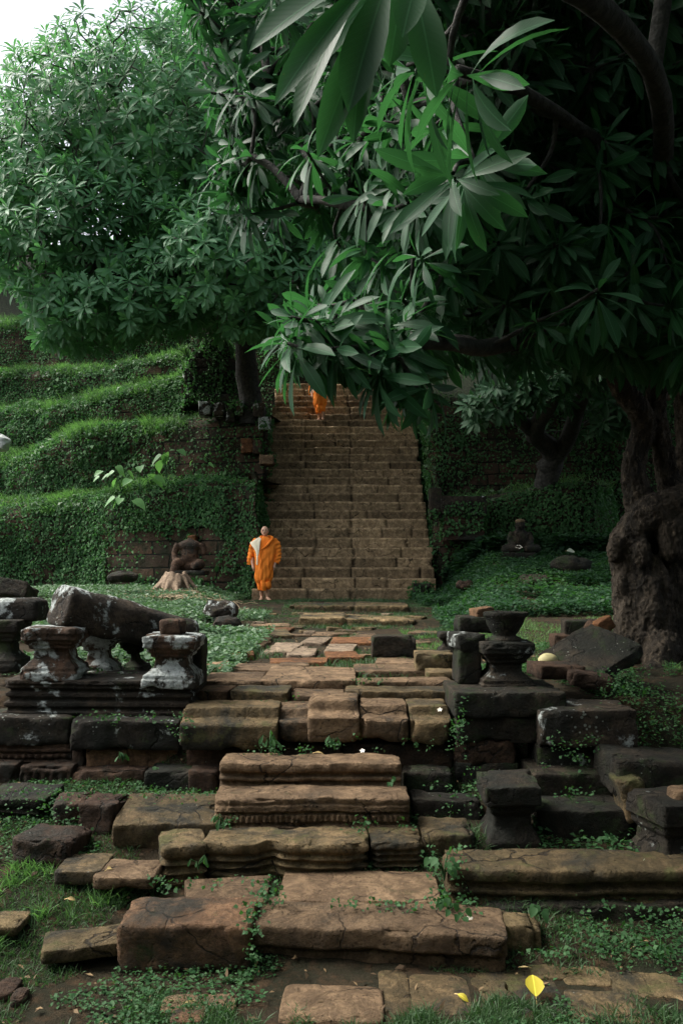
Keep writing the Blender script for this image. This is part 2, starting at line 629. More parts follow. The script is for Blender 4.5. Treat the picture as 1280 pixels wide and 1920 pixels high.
PROF = {
    'plain': [(0, .0, 0), (1, .0, 0)],
    'taper': [(0, .0, 0), (.5, .004, 0), (1, .03, 0)],
    'lip': [(0, .01, .02), (.36, .01, .02), (.42, 0, .055), (.47, 0, .02), (.52, 0, 0), (1, 0, 0)],
    'moulded': [(0, 0, 0), (.14, 0, 0), (.2, 0, .028), (.34, 0, .034), (.38, 0, .008), (.47, 0, .005), (.52, 0, .036), (.62, 0, .036), (.68, 0, .008), (.72, 0, 0), (1, 0, 0)],
    'beads': [(0, 0, 0), (.16, 0, 0), (.2, 0, .022), (.27, 0, .022), (.31, 0, 0), (.48, 0, 0), (.52, 0, .026), (.58, 0, .026), (.62, 0, 0), (.76, 0, 0), (.8, 0, .012), (1, 0, .0)],
    'grooves': [(0, .015, 0), (.05, .006, 0), (.14, .0, 0), (.22, .024, 0), (.27, .024, 0), (.36, .0, 0), (.44, .026, 0), (.49, .024, 0), (.57, .0, 0), (.64, .02, 0), (.68, .02, 0), (.76, .0, 0), (1, .0, 0)],
    'tier': [(0, 0, .015), (.25, 0, 0), (.62, 0, .0), (.68, 0, .02), (.72, 0, .10), (.76, 0, .125), (1, 0, .14)],
    'bands': [(0, 0, 0), (.13, 0, 0), (.17, .03, 0), (.23, .035, 0), (.28, .012, 0), (.38, .012, 0), (.43, .04, 0), (.50, .04, 0), (.55, .02, 0), (.63, .02, 0), (.68, .045, 0), (.73, .045, 0), (.78, .015, 0), (.86, .015, 0), (.9, .0, 0), (1, 0, 0)],
    'pedestal': [(0, 0, 0), (.15, 0, 0), (.18, .012, 0), (.24, .012, 0), (.28, .035, 0), (.40, .08, 0), (.56, .085, 0), (.60, .055, 0), (.66, .055, 0), (.69, .035, 0), (.74, .03, 0), (.78, .005, 0), (.86, .005, 0), (.88, 0, 0), (1, 0, 0)],
    'capital': [(0, .0, 0), (.2, 0, 0), (.28, .02, 0), (.40, .05, 0), (.55, .055, 0), (.62, .03, 0), (.70, .03, 0), (.74, .0, 0), (1, 0, 0)],
}


def stone_geo(w, d, h, prof='plain', e=.025, cr=.03, s=.035, amp=1.0, seed=0, beads=None, wave=None, chip=1.0, joints=None, trap=0.0, slope=0.0, belly=0.0):
    a, b = w / 2, d / 2
    cr *= .62
    if e < .06: e *= .40
    elif e < .08: e *= .8
    na, nb = max(3, int(w / s)), max(3, int(d / s))
    e = min(e, h * .4, a * .5, b * .5)
    c, dr = perim(min(na, 220), min(nb, 60), 3)
    pr = PROF[prof]
    tz, ia, fi = np.array(pr).T
    zs = [0.0]
    n = max(3, int(h / min(s, .03)))
    zs = np.unique(np.concatenate([np.linspace(0, 1, n + 1), tz if len(tz) > 3 else []]))
    zs = zs[(zs <= 1 - e / h * .999) & (zs >= e * .4 / h)]
    # rounded rim: (z in metres, extra inset)
    lay = [(0, e * .4)] + [(e * .4 / h * .5, e * .12)] + [(z, 0) for z in zs]
    for k in range(1, 5):
        t = k / 4 * np.pi / 2
        lay.append((1 - e / h + e / h * math.sin(t), e * (1 - math.cos(t))))
    V = []
    def ring(z, ex, zadd=0.0):
        ins = np.interp(z, tz, ia) + ex
        f = np.interp(z, tz, fi)
        A, B = max(a - ins, .002), max(b - ins, .002)
        r = min(cr, A * .9, B * .9)
        x = c[:, 0] * (A - r) + dr[:, 0] * r
        y = c[:, 1] * (B - r) + dr[:, 1] * r
        y = y + f * (.5 - y / (2 * b))
        if beads is not None and beads[0] < z < beads[1]:
            fr = np.clip(-dr[:, 1], 0, 1)
            y = y + fr * .012 * (np.sin(x * 2 * np.pi / beads[2]) > .2)
        zz = np.full(len(x), z * h + zadd)
        V.append(np.stack([x, y, zz], -1))
    for z, ex in lay:
        ring(z, ex)
    m = min(a, b) - e - max(ia.max(), 0)
    m = max(m, .01)
    k = max(2, int(m / (s * 1.4)))
    for j in range(1, k + 1):
        ring(1.0, e + m * j / k * .985, .004 * math.sin(j / k * 1.5))
    nl = len(V)
    npm = len(c)
    V = np.concatenate(V)
    Fq = grid_faces(nl, npm, True)
    caps = [np.arange((nl - 1) * npm, nl * npm)[None, :], np.arange(npm)[::-1][None, :]]
    if wave is not None:
        fr = np.clip(.5 - V[:, 1] / (2 * b), 0, 1)
        V[:, 1] += wave(V[:, 0] / a) * fr
    if trap:
        V[:, 0] *= 1 + trap * (.5 - V[:, 1] / (2 * b))
    if slope:
        V[:, 2] += slope * (V[:, 1] / b) * (V[:, 2] / h)
    if belly:
        V[:, 2] += belly * (1 - (V[:, 0] / a) ** 2) * (V[:, 2] / h)
    # wear
    off = seed * 7.31 + 3.1
    tn = np.stack([np.abs(V[:, 0]) / a, np.abs(V[:, 1]) / b, np.abs(V[:, 2] - h / 2) / (h / 2)], -1)
    srt = np.sort(tn, -1)
    edge = np.clip((srt[:, 1] - .80) / .2, 0, 1)
    ch = np.clip(fbm(V * 7.0 + off, 4) - .05, 0, 1) * edge * chip
    ctr = np.array([0, 0, h / 2])
    V = V - norm(V - ctr) * ch[:, None] * .17 * min(1, h / .16)
    sc = min(1.0, h / .15)
    V = V + amp * sc * (.011 * vnoise(V, 1.9, off, 2) + .009 * vnoise(V, 6.5, off + 5, 2) + .006 * vnoise(V, 18, off + 9, 2))
    tint = None
    if joints is not None:
        tint = np.zeros(len(V))
        js = np.array(joints)
        blk = np.searchsorted(js, V[:, 0])
        rr = np.random.default_rng(seed + 99)
        oy, oz, tt = rr.normal(0, .014, 40), rr.normal(0, .012, 40), rr.normal(0, .16, 40)
        V[:, 1] += oy[blk]
        V[:, 2] += oz[blk] * (V[:, 2] > h * .5)
        dist = np.abs(V[:, 0:1] - js[None, :]).min(1)
        V[:, 1] += np.where(dist < .022, .05, 0) * (V[:, 1] < 0)
        tint = tt[blk] - np.where(dist < .024, .5, 0)
        tint += .10 * fbm(V * 2.2 + seed * 3, 3)
        tint += np.where((V[:, 2] > h - .045) & (V[:, 1] < -b + .08), .50 + .25 * fbm(V * 5 + seed, 2), 0)      # painted nosing highlight, a paler tint along the worn arris
    return V, [Fq] + caps, tint


_seed = [0]
STONES = []


def S(name, label, cat, x0, x1, yt, yb, Y, D, mat, grp=None, rz=0, rx=0, ry=0, sink=.03, dx=0, kids=None, **kw):
    """a stone whose front face fills px x0..x1, rows yt..yb at distance Y"""
    _seed[0] += 1
    X0, X1 = XZ(x0, Y), XZ(x1, Y)
    if kw.get('prof') in ('pedestal', 'bands', 'capital'):
        kw.setdefault('s', .017 if Y < 6.6 else .026); kw.setdefault('amp', .55); kw.setdefault('chip', .7)
    zt, zb = ZZ(yt, Y), ZZ(yb, Y) - sink
    w, h = X1 - X0, zt - zb
    kw.setdefault('s', .028 if Y < 6.9 else .05)
    if h < .12: kw.setdefault('e', .018)
    V, Fs, tint = stone_geo(w, D, h, seed=_seed[0], **kw)
    o = mesh(name, V, Fs, M[mat], loc=((X0 + X1) / 2 + dx, Y + D / 2, zb), attr=tint)
    o.rotation_euler = Euler((math.radians(rx), math.radians(ry), math.radians(rz)))
    tag(o, label, cat, grp)
    STONES.append(o)
    return o


# -- the foreground steps, from the camera up
G_STEP = 'worn blocks of the lower steps'
S('stone_beam', 'long tan squared beam lying as the lowest step, shadowed groove under its lip', 'stone beam', 473, 956, 1746, 1812, 3.97, .36, 'worn', G_STEP, rz=-6, prof='lip', e=.035, cr=.05)
S('stone_block', 'big rounded reddish brown block left of the lowest step beam', 'stone block', 214, 468, 1738, 1818, 3.93, .36, 'red', G_STEP, e=.056, cr=.05, belly=.012, amp=1.2)
S('stone_slab', 'broad flat tan slab directly behind the lowest long beam', 'stone slab', 520, 829, 1690, 1704, 4.30, .43, 'worn', G_STEP, rz=-1, cr=.03)
S('stone_slab', 'flat tan slab wedged behind the big rounded block', 'stone slab', 332, 505, 1694, 1706, 4.24, .36, 'worn', G_STEP, trap=-.15, rz=8)
S('moulded_stone', 'short grooved moulding stone, leftmost of the curved step row', 'moulded stone', 288, 374, 1588, 1660, 4.62, .36, 'worn_moss', G_STEP, prof='grooves', rz=16, e=.04, cr=.05)
S('moulded_stone', 'long grooved moulding stone with two rounded lobes in the curved step row', 'moulded stone', 378, 692, 1580, 1642, 4.70, .30, 'worn_moss', G_STEP, prof='grooves', e=.03, cr=.05,
  wave=lambda u: .065 * np.exp(-((u + .2) / .13) ** 2) + .03 * np.exp(-((u + 1.0) / .2) ** 2) + .035 * np.exp(-((u - 1.0) / .15) ** 2) - .01)
S('moulded_stone', 'short grooved moulding stone, rightmost of the curved step row', 'moulded stone', 694, 793, 1578, 1622, 4.76, .30, 'worn_moss', G_STEP, prof='grooves', e=.03, cr=.05, rz=3)
S('stone_block', 'low mossy stone beside the right end of the curved step row', 'stone block', 792, 893, 1566, 1600, 4.86, .36, 'worn_moss', G_STEP, e=.04, cr=.06, amp=1.5)
S('carved_beam', 'tan beam carved with rows of small beads along its front', 'stone beam', 400, 768, 1497, 1552, 5.02, .33, 'worn', G_STEP, prof='beads', beads=(.3, .5, .036), s=.011, e=.03, cr=.05)
S('moulded_beam', 'tan beam with plain horizontal mouldings above the beaded beam', 'stone beam', 412, 753, 1432, 1478, 5.31, .31, 'worn', G_STEP, prof='moulded', e=.03, cr=.04, rz=-.5)
S('stepped_stone', 'long mossy two tiered step stone left of four shorter ones', 'step stone', 336, 520, 1332, 1398, 5.66, .50, 'worn_moss', G_STEP, prof='tier', e=.025, cr=.03)
S('stepped_stone', 'short two tiered step stone with a reddish top tier', 'step stone', 518, 584, 1334, 1386, 5.74, .46, 'worn', G_STEP, prof='tier', e=.03, cr=.04, amp=1.2)
S('stepped_stone', 'raised two tiered step stone in the middle of its row', 'step stone', 572, 668, 1318, 1386, 5.70, .52, 'worn', G_STEP, prof='tier', e=.03, cr=.04, dx=.02)
S('stepped_stone', 'two tiered step stone just right of the raised middle one', 'step stone', 675, 766, 1328, 1384, 5.72, .48, 'worn', G_STEP, prof='tier', e=.03, cr=.04)
S('stepped_stone', 'dim two tiered step stone at the right end of its row', 'step stone', 769, 847, 1330, 1388, 5.72, .48, 'worn_moss', G_STEP, prof='tier', e=.03, cr=.04)
S('stone_block', 'squared block with dark front at the left of the upper row', 'stone block', 434, 541, 1297, 1326, 6.18, .36, 'worn_moss', G_STEP, rz=-2)
S('stone_slab', 'short pitted tan slab between two darker blocks of the upper row', 'stone slab', 546, 645, 1304, 1318, 6.26, .38, 'worn', G_STEP)
S('stone_beam', 'long dark fronted beam at the right of the upper row', 'stone beam', 648, 846, 1296, 1324, 6.2, .30, 'worn_moss', G_STEP, rz=-.5)
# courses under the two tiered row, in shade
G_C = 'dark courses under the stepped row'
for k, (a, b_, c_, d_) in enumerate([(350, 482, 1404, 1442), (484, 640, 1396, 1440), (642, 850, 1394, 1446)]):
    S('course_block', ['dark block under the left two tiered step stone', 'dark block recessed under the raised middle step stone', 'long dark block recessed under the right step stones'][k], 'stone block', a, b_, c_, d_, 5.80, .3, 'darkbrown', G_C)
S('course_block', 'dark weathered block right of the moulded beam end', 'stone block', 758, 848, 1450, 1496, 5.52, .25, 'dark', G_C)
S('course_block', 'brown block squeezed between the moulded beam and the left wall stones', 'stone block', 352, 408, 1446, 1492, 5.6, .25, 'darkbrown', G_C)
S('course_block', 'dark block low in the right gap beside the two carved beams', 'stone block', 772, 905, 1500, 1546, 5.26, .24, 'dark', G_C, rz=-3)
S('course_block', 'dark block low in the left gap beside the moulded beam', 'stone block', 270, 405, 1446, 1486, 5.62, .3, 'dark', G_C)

# -- terrace paving behind the steps
G_P = 'paving slabs of the terrace path'
PAV = [
    (490, 667, 1276, 1284, 6.62, .92, 'worn', 'large tan paving slab with pits behind the short pitted slab'),
    (668, 850, 1279, 1286, 6.58, .30, 'worn', 'tapering paving slab behind the long dark fronted beam'),
    (664, 806, 1258, 1264, 7.35, .55, 'worn', 'cracked reddish paving slab right of the large pitted one'),
    (800, 852, 1262, 1272, 7.0, .3, 'worn_moss', 'small mossy paving slab beside the low squared block'),
    (376, 488, 1278, 1284, 6.62, .62, 'worn', 'pale brown paving slab at the left edge of the terrace'),
    (352, 432, 1296, 1304, 6.25, .33, 'red', 'reddish slab beside the balustrade base and the squared block'),
    (420, 520, 1256, 1260, 7.5, .5, 'worn', 'narrow paving strip left of the large pitted slab'),
    (500, 616, 1242, 1249, 8.0, .45, 'orange', 'long orange laterite kerb across the path'),
    (612, 676, 1232, 1240, 8.4, .6, 'orange', 'short orange laterite kerb right of the long one'),
    (522, 578, 1248, 1253, 7.75, .3, 'worn', 'thin slab in front of the long orange kerb'),
    (497, 556, 1221, 1226, 9.0, 1.0, 'pale', 'pale slab with a dark slot near the middle of the path'),
    (533, 592, 1228, 1232, 8.7, .75, 'pale', 'pale slab touching the slotted one'),
    (610, 668, 1220, 1224, 9.15, .85, 'pale', 'long pale slab at the centre of the path'),
    (568, 614, 1205, 1209, 10.1, .8, 'pale', 'small pale slab in grass beyond the central one'),
    (622, 700, 1205, 1210, 10.1, .8, 'orange', 'orange tinted slab just left of the upright dark block'),
    (656, 708, 1196, 1200, 11.0, .9, 'worn', 'thin worn slab behind the upright dark block'),
    (585, 652, 1191, 1194, 11.6, .6, 'worn', 'thin worn strip crossing the middle of the grassy path'),
    (460, 497, 1209, 1214, 9.8, 1.0, 'worn', 'small worn slab beside the grassy bank'),
    (449, 535, 1192, 1200, 11.0, 1.2, 'worn_moss', 'broad mossy slab at the left of the path'),
    (466, 538, 1173, 1177, 12.8, 1.0, 'worn', 'long thin slab above the broad mossy one'),
    (490, 545, 1183, 1187, 11.9, .8, 'orange', 'small orange slab in front of the long thin one'),
    (513, 540, 1158, 1163, 14.4, 2.4, 'pale', 'squarish pale slab on the path below the walking person'),
    (460, 512, 1142, 1149, 16.0, 1.5, 'orange', 'mossy orange slab just below the walking person'),
    (540, 570, 1146, 1152, 15.6, 1.6, 'worn_moss', 'small mossy slab right of the squarish pale one'),
    (425, 470, 1228, 1233, 8.6, .5, 'orange', 'small orange patch stone at the edge of the grassy bank'),
    (705, 790, 1244, 1250, 7.85, .5, 'worn', 'worn slab in front of the upright dark block'),
]
for x0, x1, yt, yb, Y, D, m_, lab in PAV:
    S('paving_slab', lab, 'paving slab', x0, x1, yt, yb, Y, D, m_, G_P, rz=random.uniform(-7, 7), sink=.05, amp=.9, cr=.06, trap=random.uniform(-.12, .12), e=.015)
rp = np.random.default_rng(61)
for k in range(34):
    Yk = rp.uniform(7.4, 14.8)
    xk = rp.uniform(-1.0, 1.0) * (.75 + .05 * Yk) - .35 + .02 * Yk
    wk = rp.uniform(.14, .42)
    pxa, pxb = CX + (xk - wk / 2) / Yk * F, CX + (xk + wk / 2) / Yk * F
    zk = float(np.interp(Yk, *GC)) + rp.uniform(.015, .06)
    ytk = HZ - (zk - H) / Yk * F
    S('broken_slab', 'small broken slab scattered among the grass of the upper path', 'broken slab', pxa, pxb, ytk, ytk + .05 / Yk * F, Yk, wk * rp.uniform(.6, 1.3),
      ['worn', 'worn_moss', 'worn', 'pale', 'orange', 'worn_moss'][k % 6], 'small broken slabs of the upper path', rz=rp.uniform(-30, 30), ry=rp.uniform(-4, 4), rx=rp.uniform(-3, 3), cr=.05, e=.015, trap=rp.uniform(-.3, .3), sink=.06)
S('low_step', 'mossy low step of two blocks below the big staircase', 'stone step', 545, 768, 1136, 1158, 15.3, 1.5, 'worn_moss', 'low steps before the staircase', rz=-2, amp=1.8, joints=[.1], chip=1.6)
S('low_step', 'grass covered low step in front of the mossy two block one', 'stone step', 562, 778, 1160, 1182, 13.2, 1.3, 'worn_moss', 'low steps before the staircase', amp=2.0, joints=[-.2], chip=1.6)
S('stone_block', 'upright dark squared block standing on the right of the path', 'stone block', 697, 779, 1193, 1228, 8.42, .24, 'dark', None, rz=2, e=.02)
S('stone_block', 'low squared brown block lying right of the upright dark one', 'stone block', 779, 853, 1226, 1256, 7.35, .34, 'worn_moss', None, rz=-1)
S('capital_stone', 'small waisted dark stone behind the low squared brown block', 'pedestal', 822, 858, 1186, 1222, 8.6, .22, 'dark', None, prof='capital')

# -- left group: balustrade
S('moulded_plinth', 'long banded balustrade base carrying the white lichened pedestals', 'balustrade base', 2, 366, 1276, 1338, 5.98, .62, 'lichen', None, prof='bands', e=.02, cr=.02, rz=-1.5)
S('pedestal', 'waisted pedestal with patchy white lichen on the left of the balustrade base', 'pedestal', 34, 144, 1178, 1270, 6.0, .36, 'white', 'balustrade pedestals', prof='pedestal', e=.015, cr=.02)
S('pedestal', 'waisted pedestal with solid white lichen face on the right of the balustrade base', 'pedestal', 263, 366, 1194, 1284, 5.96, .40, 'white', 'balustrade pedestals', prof='pedestal', e=.015, cr=.02, ry=1.5)
S('pedestal', 'white pedestal half hidden under the fallen balustrade rail', 'pedestal', 138, 212, 1184, 1266, 6.5, .34, 'white', 'balustrade pedestals', prof='pedestal', e=.015, cr=.02)
S('pedestal', 'dark pedestal deep in shade under the fallen rail', 'pedestal', 222, 270, 1200, 1262, 6.85, .3, 'dark', 'balustrade pedestals', prof='pedestal', e=.015, cr=.02)
S('stone_lump', 'rounded stone lump sitting on the right white pedestal', 'stone lump', 297, 342, 1162, 1184, 6.08, .16, 'darkbrown', None, e=.045, cr=.05, amp=1.2, sink=.02)
S('stone_block', 'dark block jutting behind the right white pedestal', 'stone block', 330, 378, 1190, 1285, 6.35, .3, 'dark', None)
S('balustrade_rail', 'brown lichen flecked rail stone at the left picture edge', 'balustrade rail', -60, 70, 1124, 1160, 6.9, .3, 'lichen', None, e=.06, cr=.05)
S('pedestal', 'shaded dark pedestal under the brown rail at the left edge', 'pedestal', -30, 34, 1164, 1256, 6.75, .34, 'spot', 'balustrade pedestals', prof='pedestal')
S('stone_slab', 'leaning dark slab near the foot of the ivied wall at far left', 'stone slab', -30, 44, 1092, 1124, 9.6, .4, 'dark', None, ry=10, rx=-18)


def rail():
    # thick fallen rail with rounded top, sloping down to the right
    A, B = P(112, 1134, 6.28), P(352, 1196, 7.05)
    t = norm(B - A)
    n = 46
    side = norm(np.cross(t, [0, 0, 1]))
    up = np.cross(side, t)
    prof = []
    hw, hh = .172, .165
    for a in np.linspace(0, 2 * np.pi, 56, endpoint=False):
        ca, sa = math.cos(a), math.sin(a)
        k = 5.0 if sa < 0 else 2.7
        r = (abs(ca) ** k + abs(sa) ** k) ** (-1 / k)
        prof.append((ca * r * hw, sa * r * hh))
    prof = np.array(prof)
    V = []
    for i in range(n):
        s = i / (n - 1)
        k = 1 - .05 * (i == 0) - .05 * (i == n - 1)
        V.append(A + (B - A) * s + prof[:, :1] * side * k + prof[:, 1:] * up * k)
    for k in (.7, .35, .02):
        V.insert(0, A - t * .012 * (1 - k) + prof[:, :1] * side * k + prof[:, 1:] * up * k)
    V.append(B + t * .01 + prof[:, :1] * side * .02 + prof[:, 1:] * up * .02)
    nn = len(V)
    V = np.concatenate(V)
    V = V + .022 * vnoise(V, 2.2, 3) + .010 * vnoise(V, 8, 6) + .005 * vnoise(V, 22, 8)
    o = mesh('balustrade_rail', V - A, grid_faces(nn, len(prof), True)[:, ::-1], M['lichen'], loc=A)
    tag(o, 'thick fallen balustrade rail with white lichen on its blunt end', 'balustrade rail')


rail()

# left retaining stones under the balustrade
S('wall_stone', 'dark moulded block with white lichen blotch at the left edge', 'wall stone', -40, 130, 1346, 1392, 5.86, .5, 'spot', 'left retaining stones')
S('wall_stone', 'long dark block with pale left corner under the balustrade base', 'wall stone', 130, 335, 1352, 1400, 5.80, .5, 'spot', 'left retaining stones', e=.025)
S('carved_band', 'dark band stone carved with faint ornament at the left edge', 'carved stone', -40, 134, 1394, 1424, 5.88, .4, 'darkbrown', 'left retaining stones', prof='beads', beads=(.3, .5, .05), s=.014)
S('wall_stone', 'small red brown block at the end of the carved band', 'wall stone', 135, 158, 1404, 1440, 5.86, .3, 'darkbrown', 'left retaining stones')
S('wall_stone', 'red brown rough block left of the fern sprig', 'wall stone', 160, 238, 1402, 1442, 5.86, .3, 'red', 'left retaining stones', amp=1.4)
S('wall_stone', 'red brown rough block right of the fern sprig', 'wall stone', 240, 346, 1402, 1444, 5.86, .3, 'red', 'left retaining stones', amp=1.4)
S('carved_stone', 'small carved panel stone cut off by the left picture edge', 'carved stone', -40, 31, 1434, 1480, 5.76, .3, 'darkbrown', 'left retaining stones')
S('carved_stone', 'carved panel stone with slanting grooves below the carved band', 'carved stone', 35, 134, 1436, 1482, 5.74, .3, 'darkbrown', 'left retaining stones', beads=(.35, .75, .06), s=.014)
S('wall_stone', 'pointed brown block at the foot of the red brown ones', 'wall stone', 136, 268, 1446, 1484, 5.72, .3, 'darkbrown', 'left retaining stones', trap=.08)
S('fallen_block', 'dark banded fallen block under creepers at the left edge', 'fallen block', -40, 84, 1498, 1550, 5.2, .4, 'dark', 'fallen blocks at left', prof='grooves')
S('fallen_block', 'rough dark fallen block with light specks behind the brown rock', 'fallen block', 88, 150, 1508, 1560, 5.1, .3, 'darkbrown', 'fallen blocks at left', amp=2, rz=12, e=.04)
S('fallen_block', 'rough dark fallen block touching the mossy slab', 'fallen block', 146, 218, 1512, 1568, 5.05, .3, 'darkbrown', 'fallen blocks at left', amp=2, rz=-10, e=.04)
S('fallen_block', 'mossy topped big slab left of the beaded beam', 'fallen block', 208, 402, 1538, 1592, 4.92, .48, 'worn_moss', 'fallen blocks at left', rz=4, ry=1, e=.03, slope=.03, amp=1.5)
S('rock', 'squat brown rock lying at the edge of the grass', 'rock', 16, 142, 1572, 1616, 4.72, .3, 'darkbrown', None, amp=2.4, e=.05, cr=.1, rz=-8)
S('flat_stone', 'small dark flat stone in the grass beside the mossy slab', 'flat stone', 100, 188, 1634, 1648, 4.50, .28, 'worn_moss', 'flat stones in the grass', amp=1.3, cr=.04)
S('flat_stone', 'tan flat stone with a dry leaf on it', 'flat stone', 172, 288, 1648, 1660, 4.42, .30, 'worn', 'flat stones in the grass', amp=1.3, cr=.06)
S('flat_stone', 'long thin tan stone half under the big rounded block', 'flat stone', 66, 240, 1776, 1790, 3.94, .24, 'worn_moss', 'flat stones in the grass', rz=14, trap=-.05, cr=.04)
S('flat_stone', 'broken pale stone with a curled leaf in the front grass', 'flat stone', 298, 440, 1896, 1908, 3.56, .14, 'worn', 'flat stones in the grass', rz=3, cr=.05, amp=1.6)
S('flat_stone', 'round topped tan slab at the middle of the bottom edge', 'flat stone', 522, 722, 1912, 1945, 3.48, .30, 'worn', 'flat stones in the grass', e=.05, cr=.05, rz=-2)
S('flat_stone', 'low pebbly stone at the left of the front grass', 'flat stone', -20, 22, 1864, 1876, 3.66, .16, 'darkbrown', 'flat stones in the grass', cr=.06, e=.03)
S('flat_stone', 'small round stone next to the low pebbly one', 'flat stone', 16, 44, 1872, 1886, 3.62, .10, 'darkbrown', 'flat stones in the grass', cr=.04, e=.03)
S('flat_stone', 'buried red brown stone showing through the front grass', 'flat stone', 315, 380, 1914, 1922, 3.46, .1, 'red', 'flat stones in the grass', cr=.04)
S('flat_stone', 'thin pale slab edge at the left border of the grass', 'flat stone', -30, 34, 1738, 1746, 4.1, .2, 'worn_moss', 'flat stones in the grass', cr=.05)

# -- right foreground
G_PV = 'front paving at lower right'
for x0, x1, yt, yb, Y, D, m_, rz_, lab in [
        (716, 776, 1910, 1916, 3.52, .42, 'worn_moss', 0, 'narrow dim paving slab right of the round topped slab'),
        (774, 892, 1900, 1906, 3.56, .34, 'worn_moss', -3, 'dim paving slab with two small holes near the bottom edge'),
        (896, 1072, 1908, 1914, 3.54, .42, 'worn_moss', 2, 'dim paving slab holding a bright yellow leaf'),
        (1000, 1064, 1834, 1840, 3.86, .28, 'worn_moss', 3, 'small paving slab behind the bright yellow leaf'),
        (1064, 1160, 1846, 1852, 3.80, .32, 'worn_moss', -6, 'cracked paving slab right of the bright yellow leaf'),
        (1080, 1230, 1916, 1922, 3.5, .26, 'worn_moss', -4, 'broken paving slab near the bottom right corner'),
        (1166, 1320, 1868, 1874, 3.7, .36, 'worn_moss', -8, 'large eroded paving slab at the right edge')]:
    S('paving_slab', lab, 'paving slab', x0, x1, yt, yb, Y, D, m_, G_PV, rz=rz_, sink=.05, cr=.05, amp=1.1, trap=random.uniform(-.06, .06))
S('stone_block', 'small hollowed block at the right end of the lowest step beam', 'stone block', 892, 1016, 1738, 1784, 4.08, .20, 'worn_moss', None, rz=-4, e=.03)
S('moulded_beam', 'very long dark moulded beam with tan top at the lower right', 'stone beam', 842, 1330, 1632, 1698, 4.40, .34, 'worn_moss', None, prof='moulded', e=.04, cr=.05, rz=-1)
S('stone_block', 'buried dark plinth stone under the very long right beam', 'stone block', 900, 1340, 1700, 1790, 4.36, .3, 'dark', None, amp=1.5)
S('column_stub', 'upright dark moulded pillar stub leaning slightly behind the long right beam', 'pillar stub', 911, 1016, 1470, 1596, 4.92, .34, 'dark', None, prof='capital', ry=-1.5, rx=4, e=.02)
S('corner_pedestal', 'pedestal with pale flaking cap cut by the right picture edge', 'pedestal', 1222, 1330, 1510, 1650, 4.62, .40, 'spot', None, prof='capital', rz=14)
S('pebble_stone', 'small smooth stone resting on the flaking pedestal cap', 'small stone', 1262, 1312, 1482, 1512, 4.72, .14, 'worn', None, e=.05, cr=.06, sink=.012)
# right stack
G_R = 'stones of the right stack'
S('stack_block', 'mossy cap block with one white lichen spot under the waisted pedestal', 'stone block', 852, 1062, 1298, 1336, 5.66, .62, 'dark', G_R, e=.03)
S('stack_block', 'black block directly below the mossy cap block', 'stone block', 856, 1014, 1338, 1384, 5.70, .5, 'dark', G_R)
S('stack_block', 'brown dark block in the third course of the right stack', 'stone block', 852, 966, 1388, 1430, 5.72, .4, 'darkbrown', G_R, amp=1.3)
S('stack_block', 'dark block at the foot of the right stack', 'stone block', 856, 972, 1432, 1486, 5.70, .4, 'dark', G_R)
S('stack_block', 'dark block with white plaster left end and pale top line', 'stone block', 1016, 1196, 1332, 1394, 5.52, .46, 'lichen', G_R, rz=-2, amp=1.3)
S('stack_block', 'dark block bearing a tall white lichen patch', 'stone block', 1010, 1128, 1398, 1448, 5.6, .4, 'spot', G_R)
S('stack_block', 'dark leafy block at the bottom below the lichen patch', 'stone block', 1000, 1160, 1450, 1520, 5.4, .4, 'dark', G_R)
S('stack_block', 'low dark slab right of the pillar stub', 'stone block', 1010, 1180, 1520, 1580, 5.05, .4, 'dark', G_R, amp=1.4)
S('boulder', 'large moss green boulder block at the right edge', 'boulder', 1150, 1340, 1428, 1492, 5.1, .5, 'dark', None, e=.06, cr=.07, amp=1.5, ry=4)
S('leaning_stone', 'slanting brown stone propped below the mossy boulder', 'leaning stone', 1178, 1226, 1462, 1532, 5.0, .22, 'worn_moss', None, ry=-14, amp=1.3)
S('pedestal', 'black waisted pedestal with pale bands carrying the stone bowl', 'pedestal', 904, 1004, 1206, 1292, 5.9, .40, 'spot', None, prof='pedestal', cr=.02)
S('stack_block', 'dark block with a pale triangular chip left of the waisted pedestal', 'stone block', 854, 908, 1190, 1216, 6.05, .36, 'spot', G_R, rz=6)
S('stack_block', 'dark shaft block carrying the chipped one', 'stone block', 858, 902, 1218, 1276, 6.06, .34, 'dark', G_R)
S('stone_slab', 'flat dark slab on the chipped block, under a red brick', 'stone slab', 860, 922, 1158, 1182, 6.25, .3, 'dark', G_R)
S('brick', 'red brown brick lying on the flat dark slab', 'brick', 888, 926, 1140, 1156, 6.3, .16, 'red', None, rz=14, ry=-8, sink=.005)
S('brick', 'orange brick leaning at the top of the tilted slab', 'brick', 1124, 1156, 1158, 1182, 7.6, .14, 'orange', None, ry=-28, rz=10, sink=0)
S('stone_block', 'dark block in the grass left of the tilted slab', 'stone block', 1062, 1132, 1164, 1212, 8.2, .35, 'dark', None, rz=-6)
S('stone_block', 'small half buried block beside the dark block in the grass', 'stone block', 1040, 1070, 1190, 1216, 8.0, .25, 'darkbrown', None)
S('stone_slab', 'flat dark red slab behind the mossy cap block', 'stone slab', 1010, 1096, 1250, 1268, 6.4, .4, 'darkbrown', None, rz=4)
S('stone_slab', 'brown slab half buried right of the dark red one', 'stone slab', 1070, 1150, 1264, 1284, 6.2, .3, 'darkbrown', None, rz=-10, ry=8)


def tilted_slab():
    w, d, h = .62, .62, .13
    V, Fs, _ = stone_geo(w, d, h, seed=71, s=.03, amp=1.2)
    c = P(1108, 1240, 6.95)
    o = mesh('tilted_slab', V, Fs, M['dark'], loc=c)
    o.rotation_euler = Euler((math.radians(18), math.radians(-26), math.radians(20)))
    tag(o, 'big dark slab tilted against the tree roots', 'stone slab')


tilted_slab()


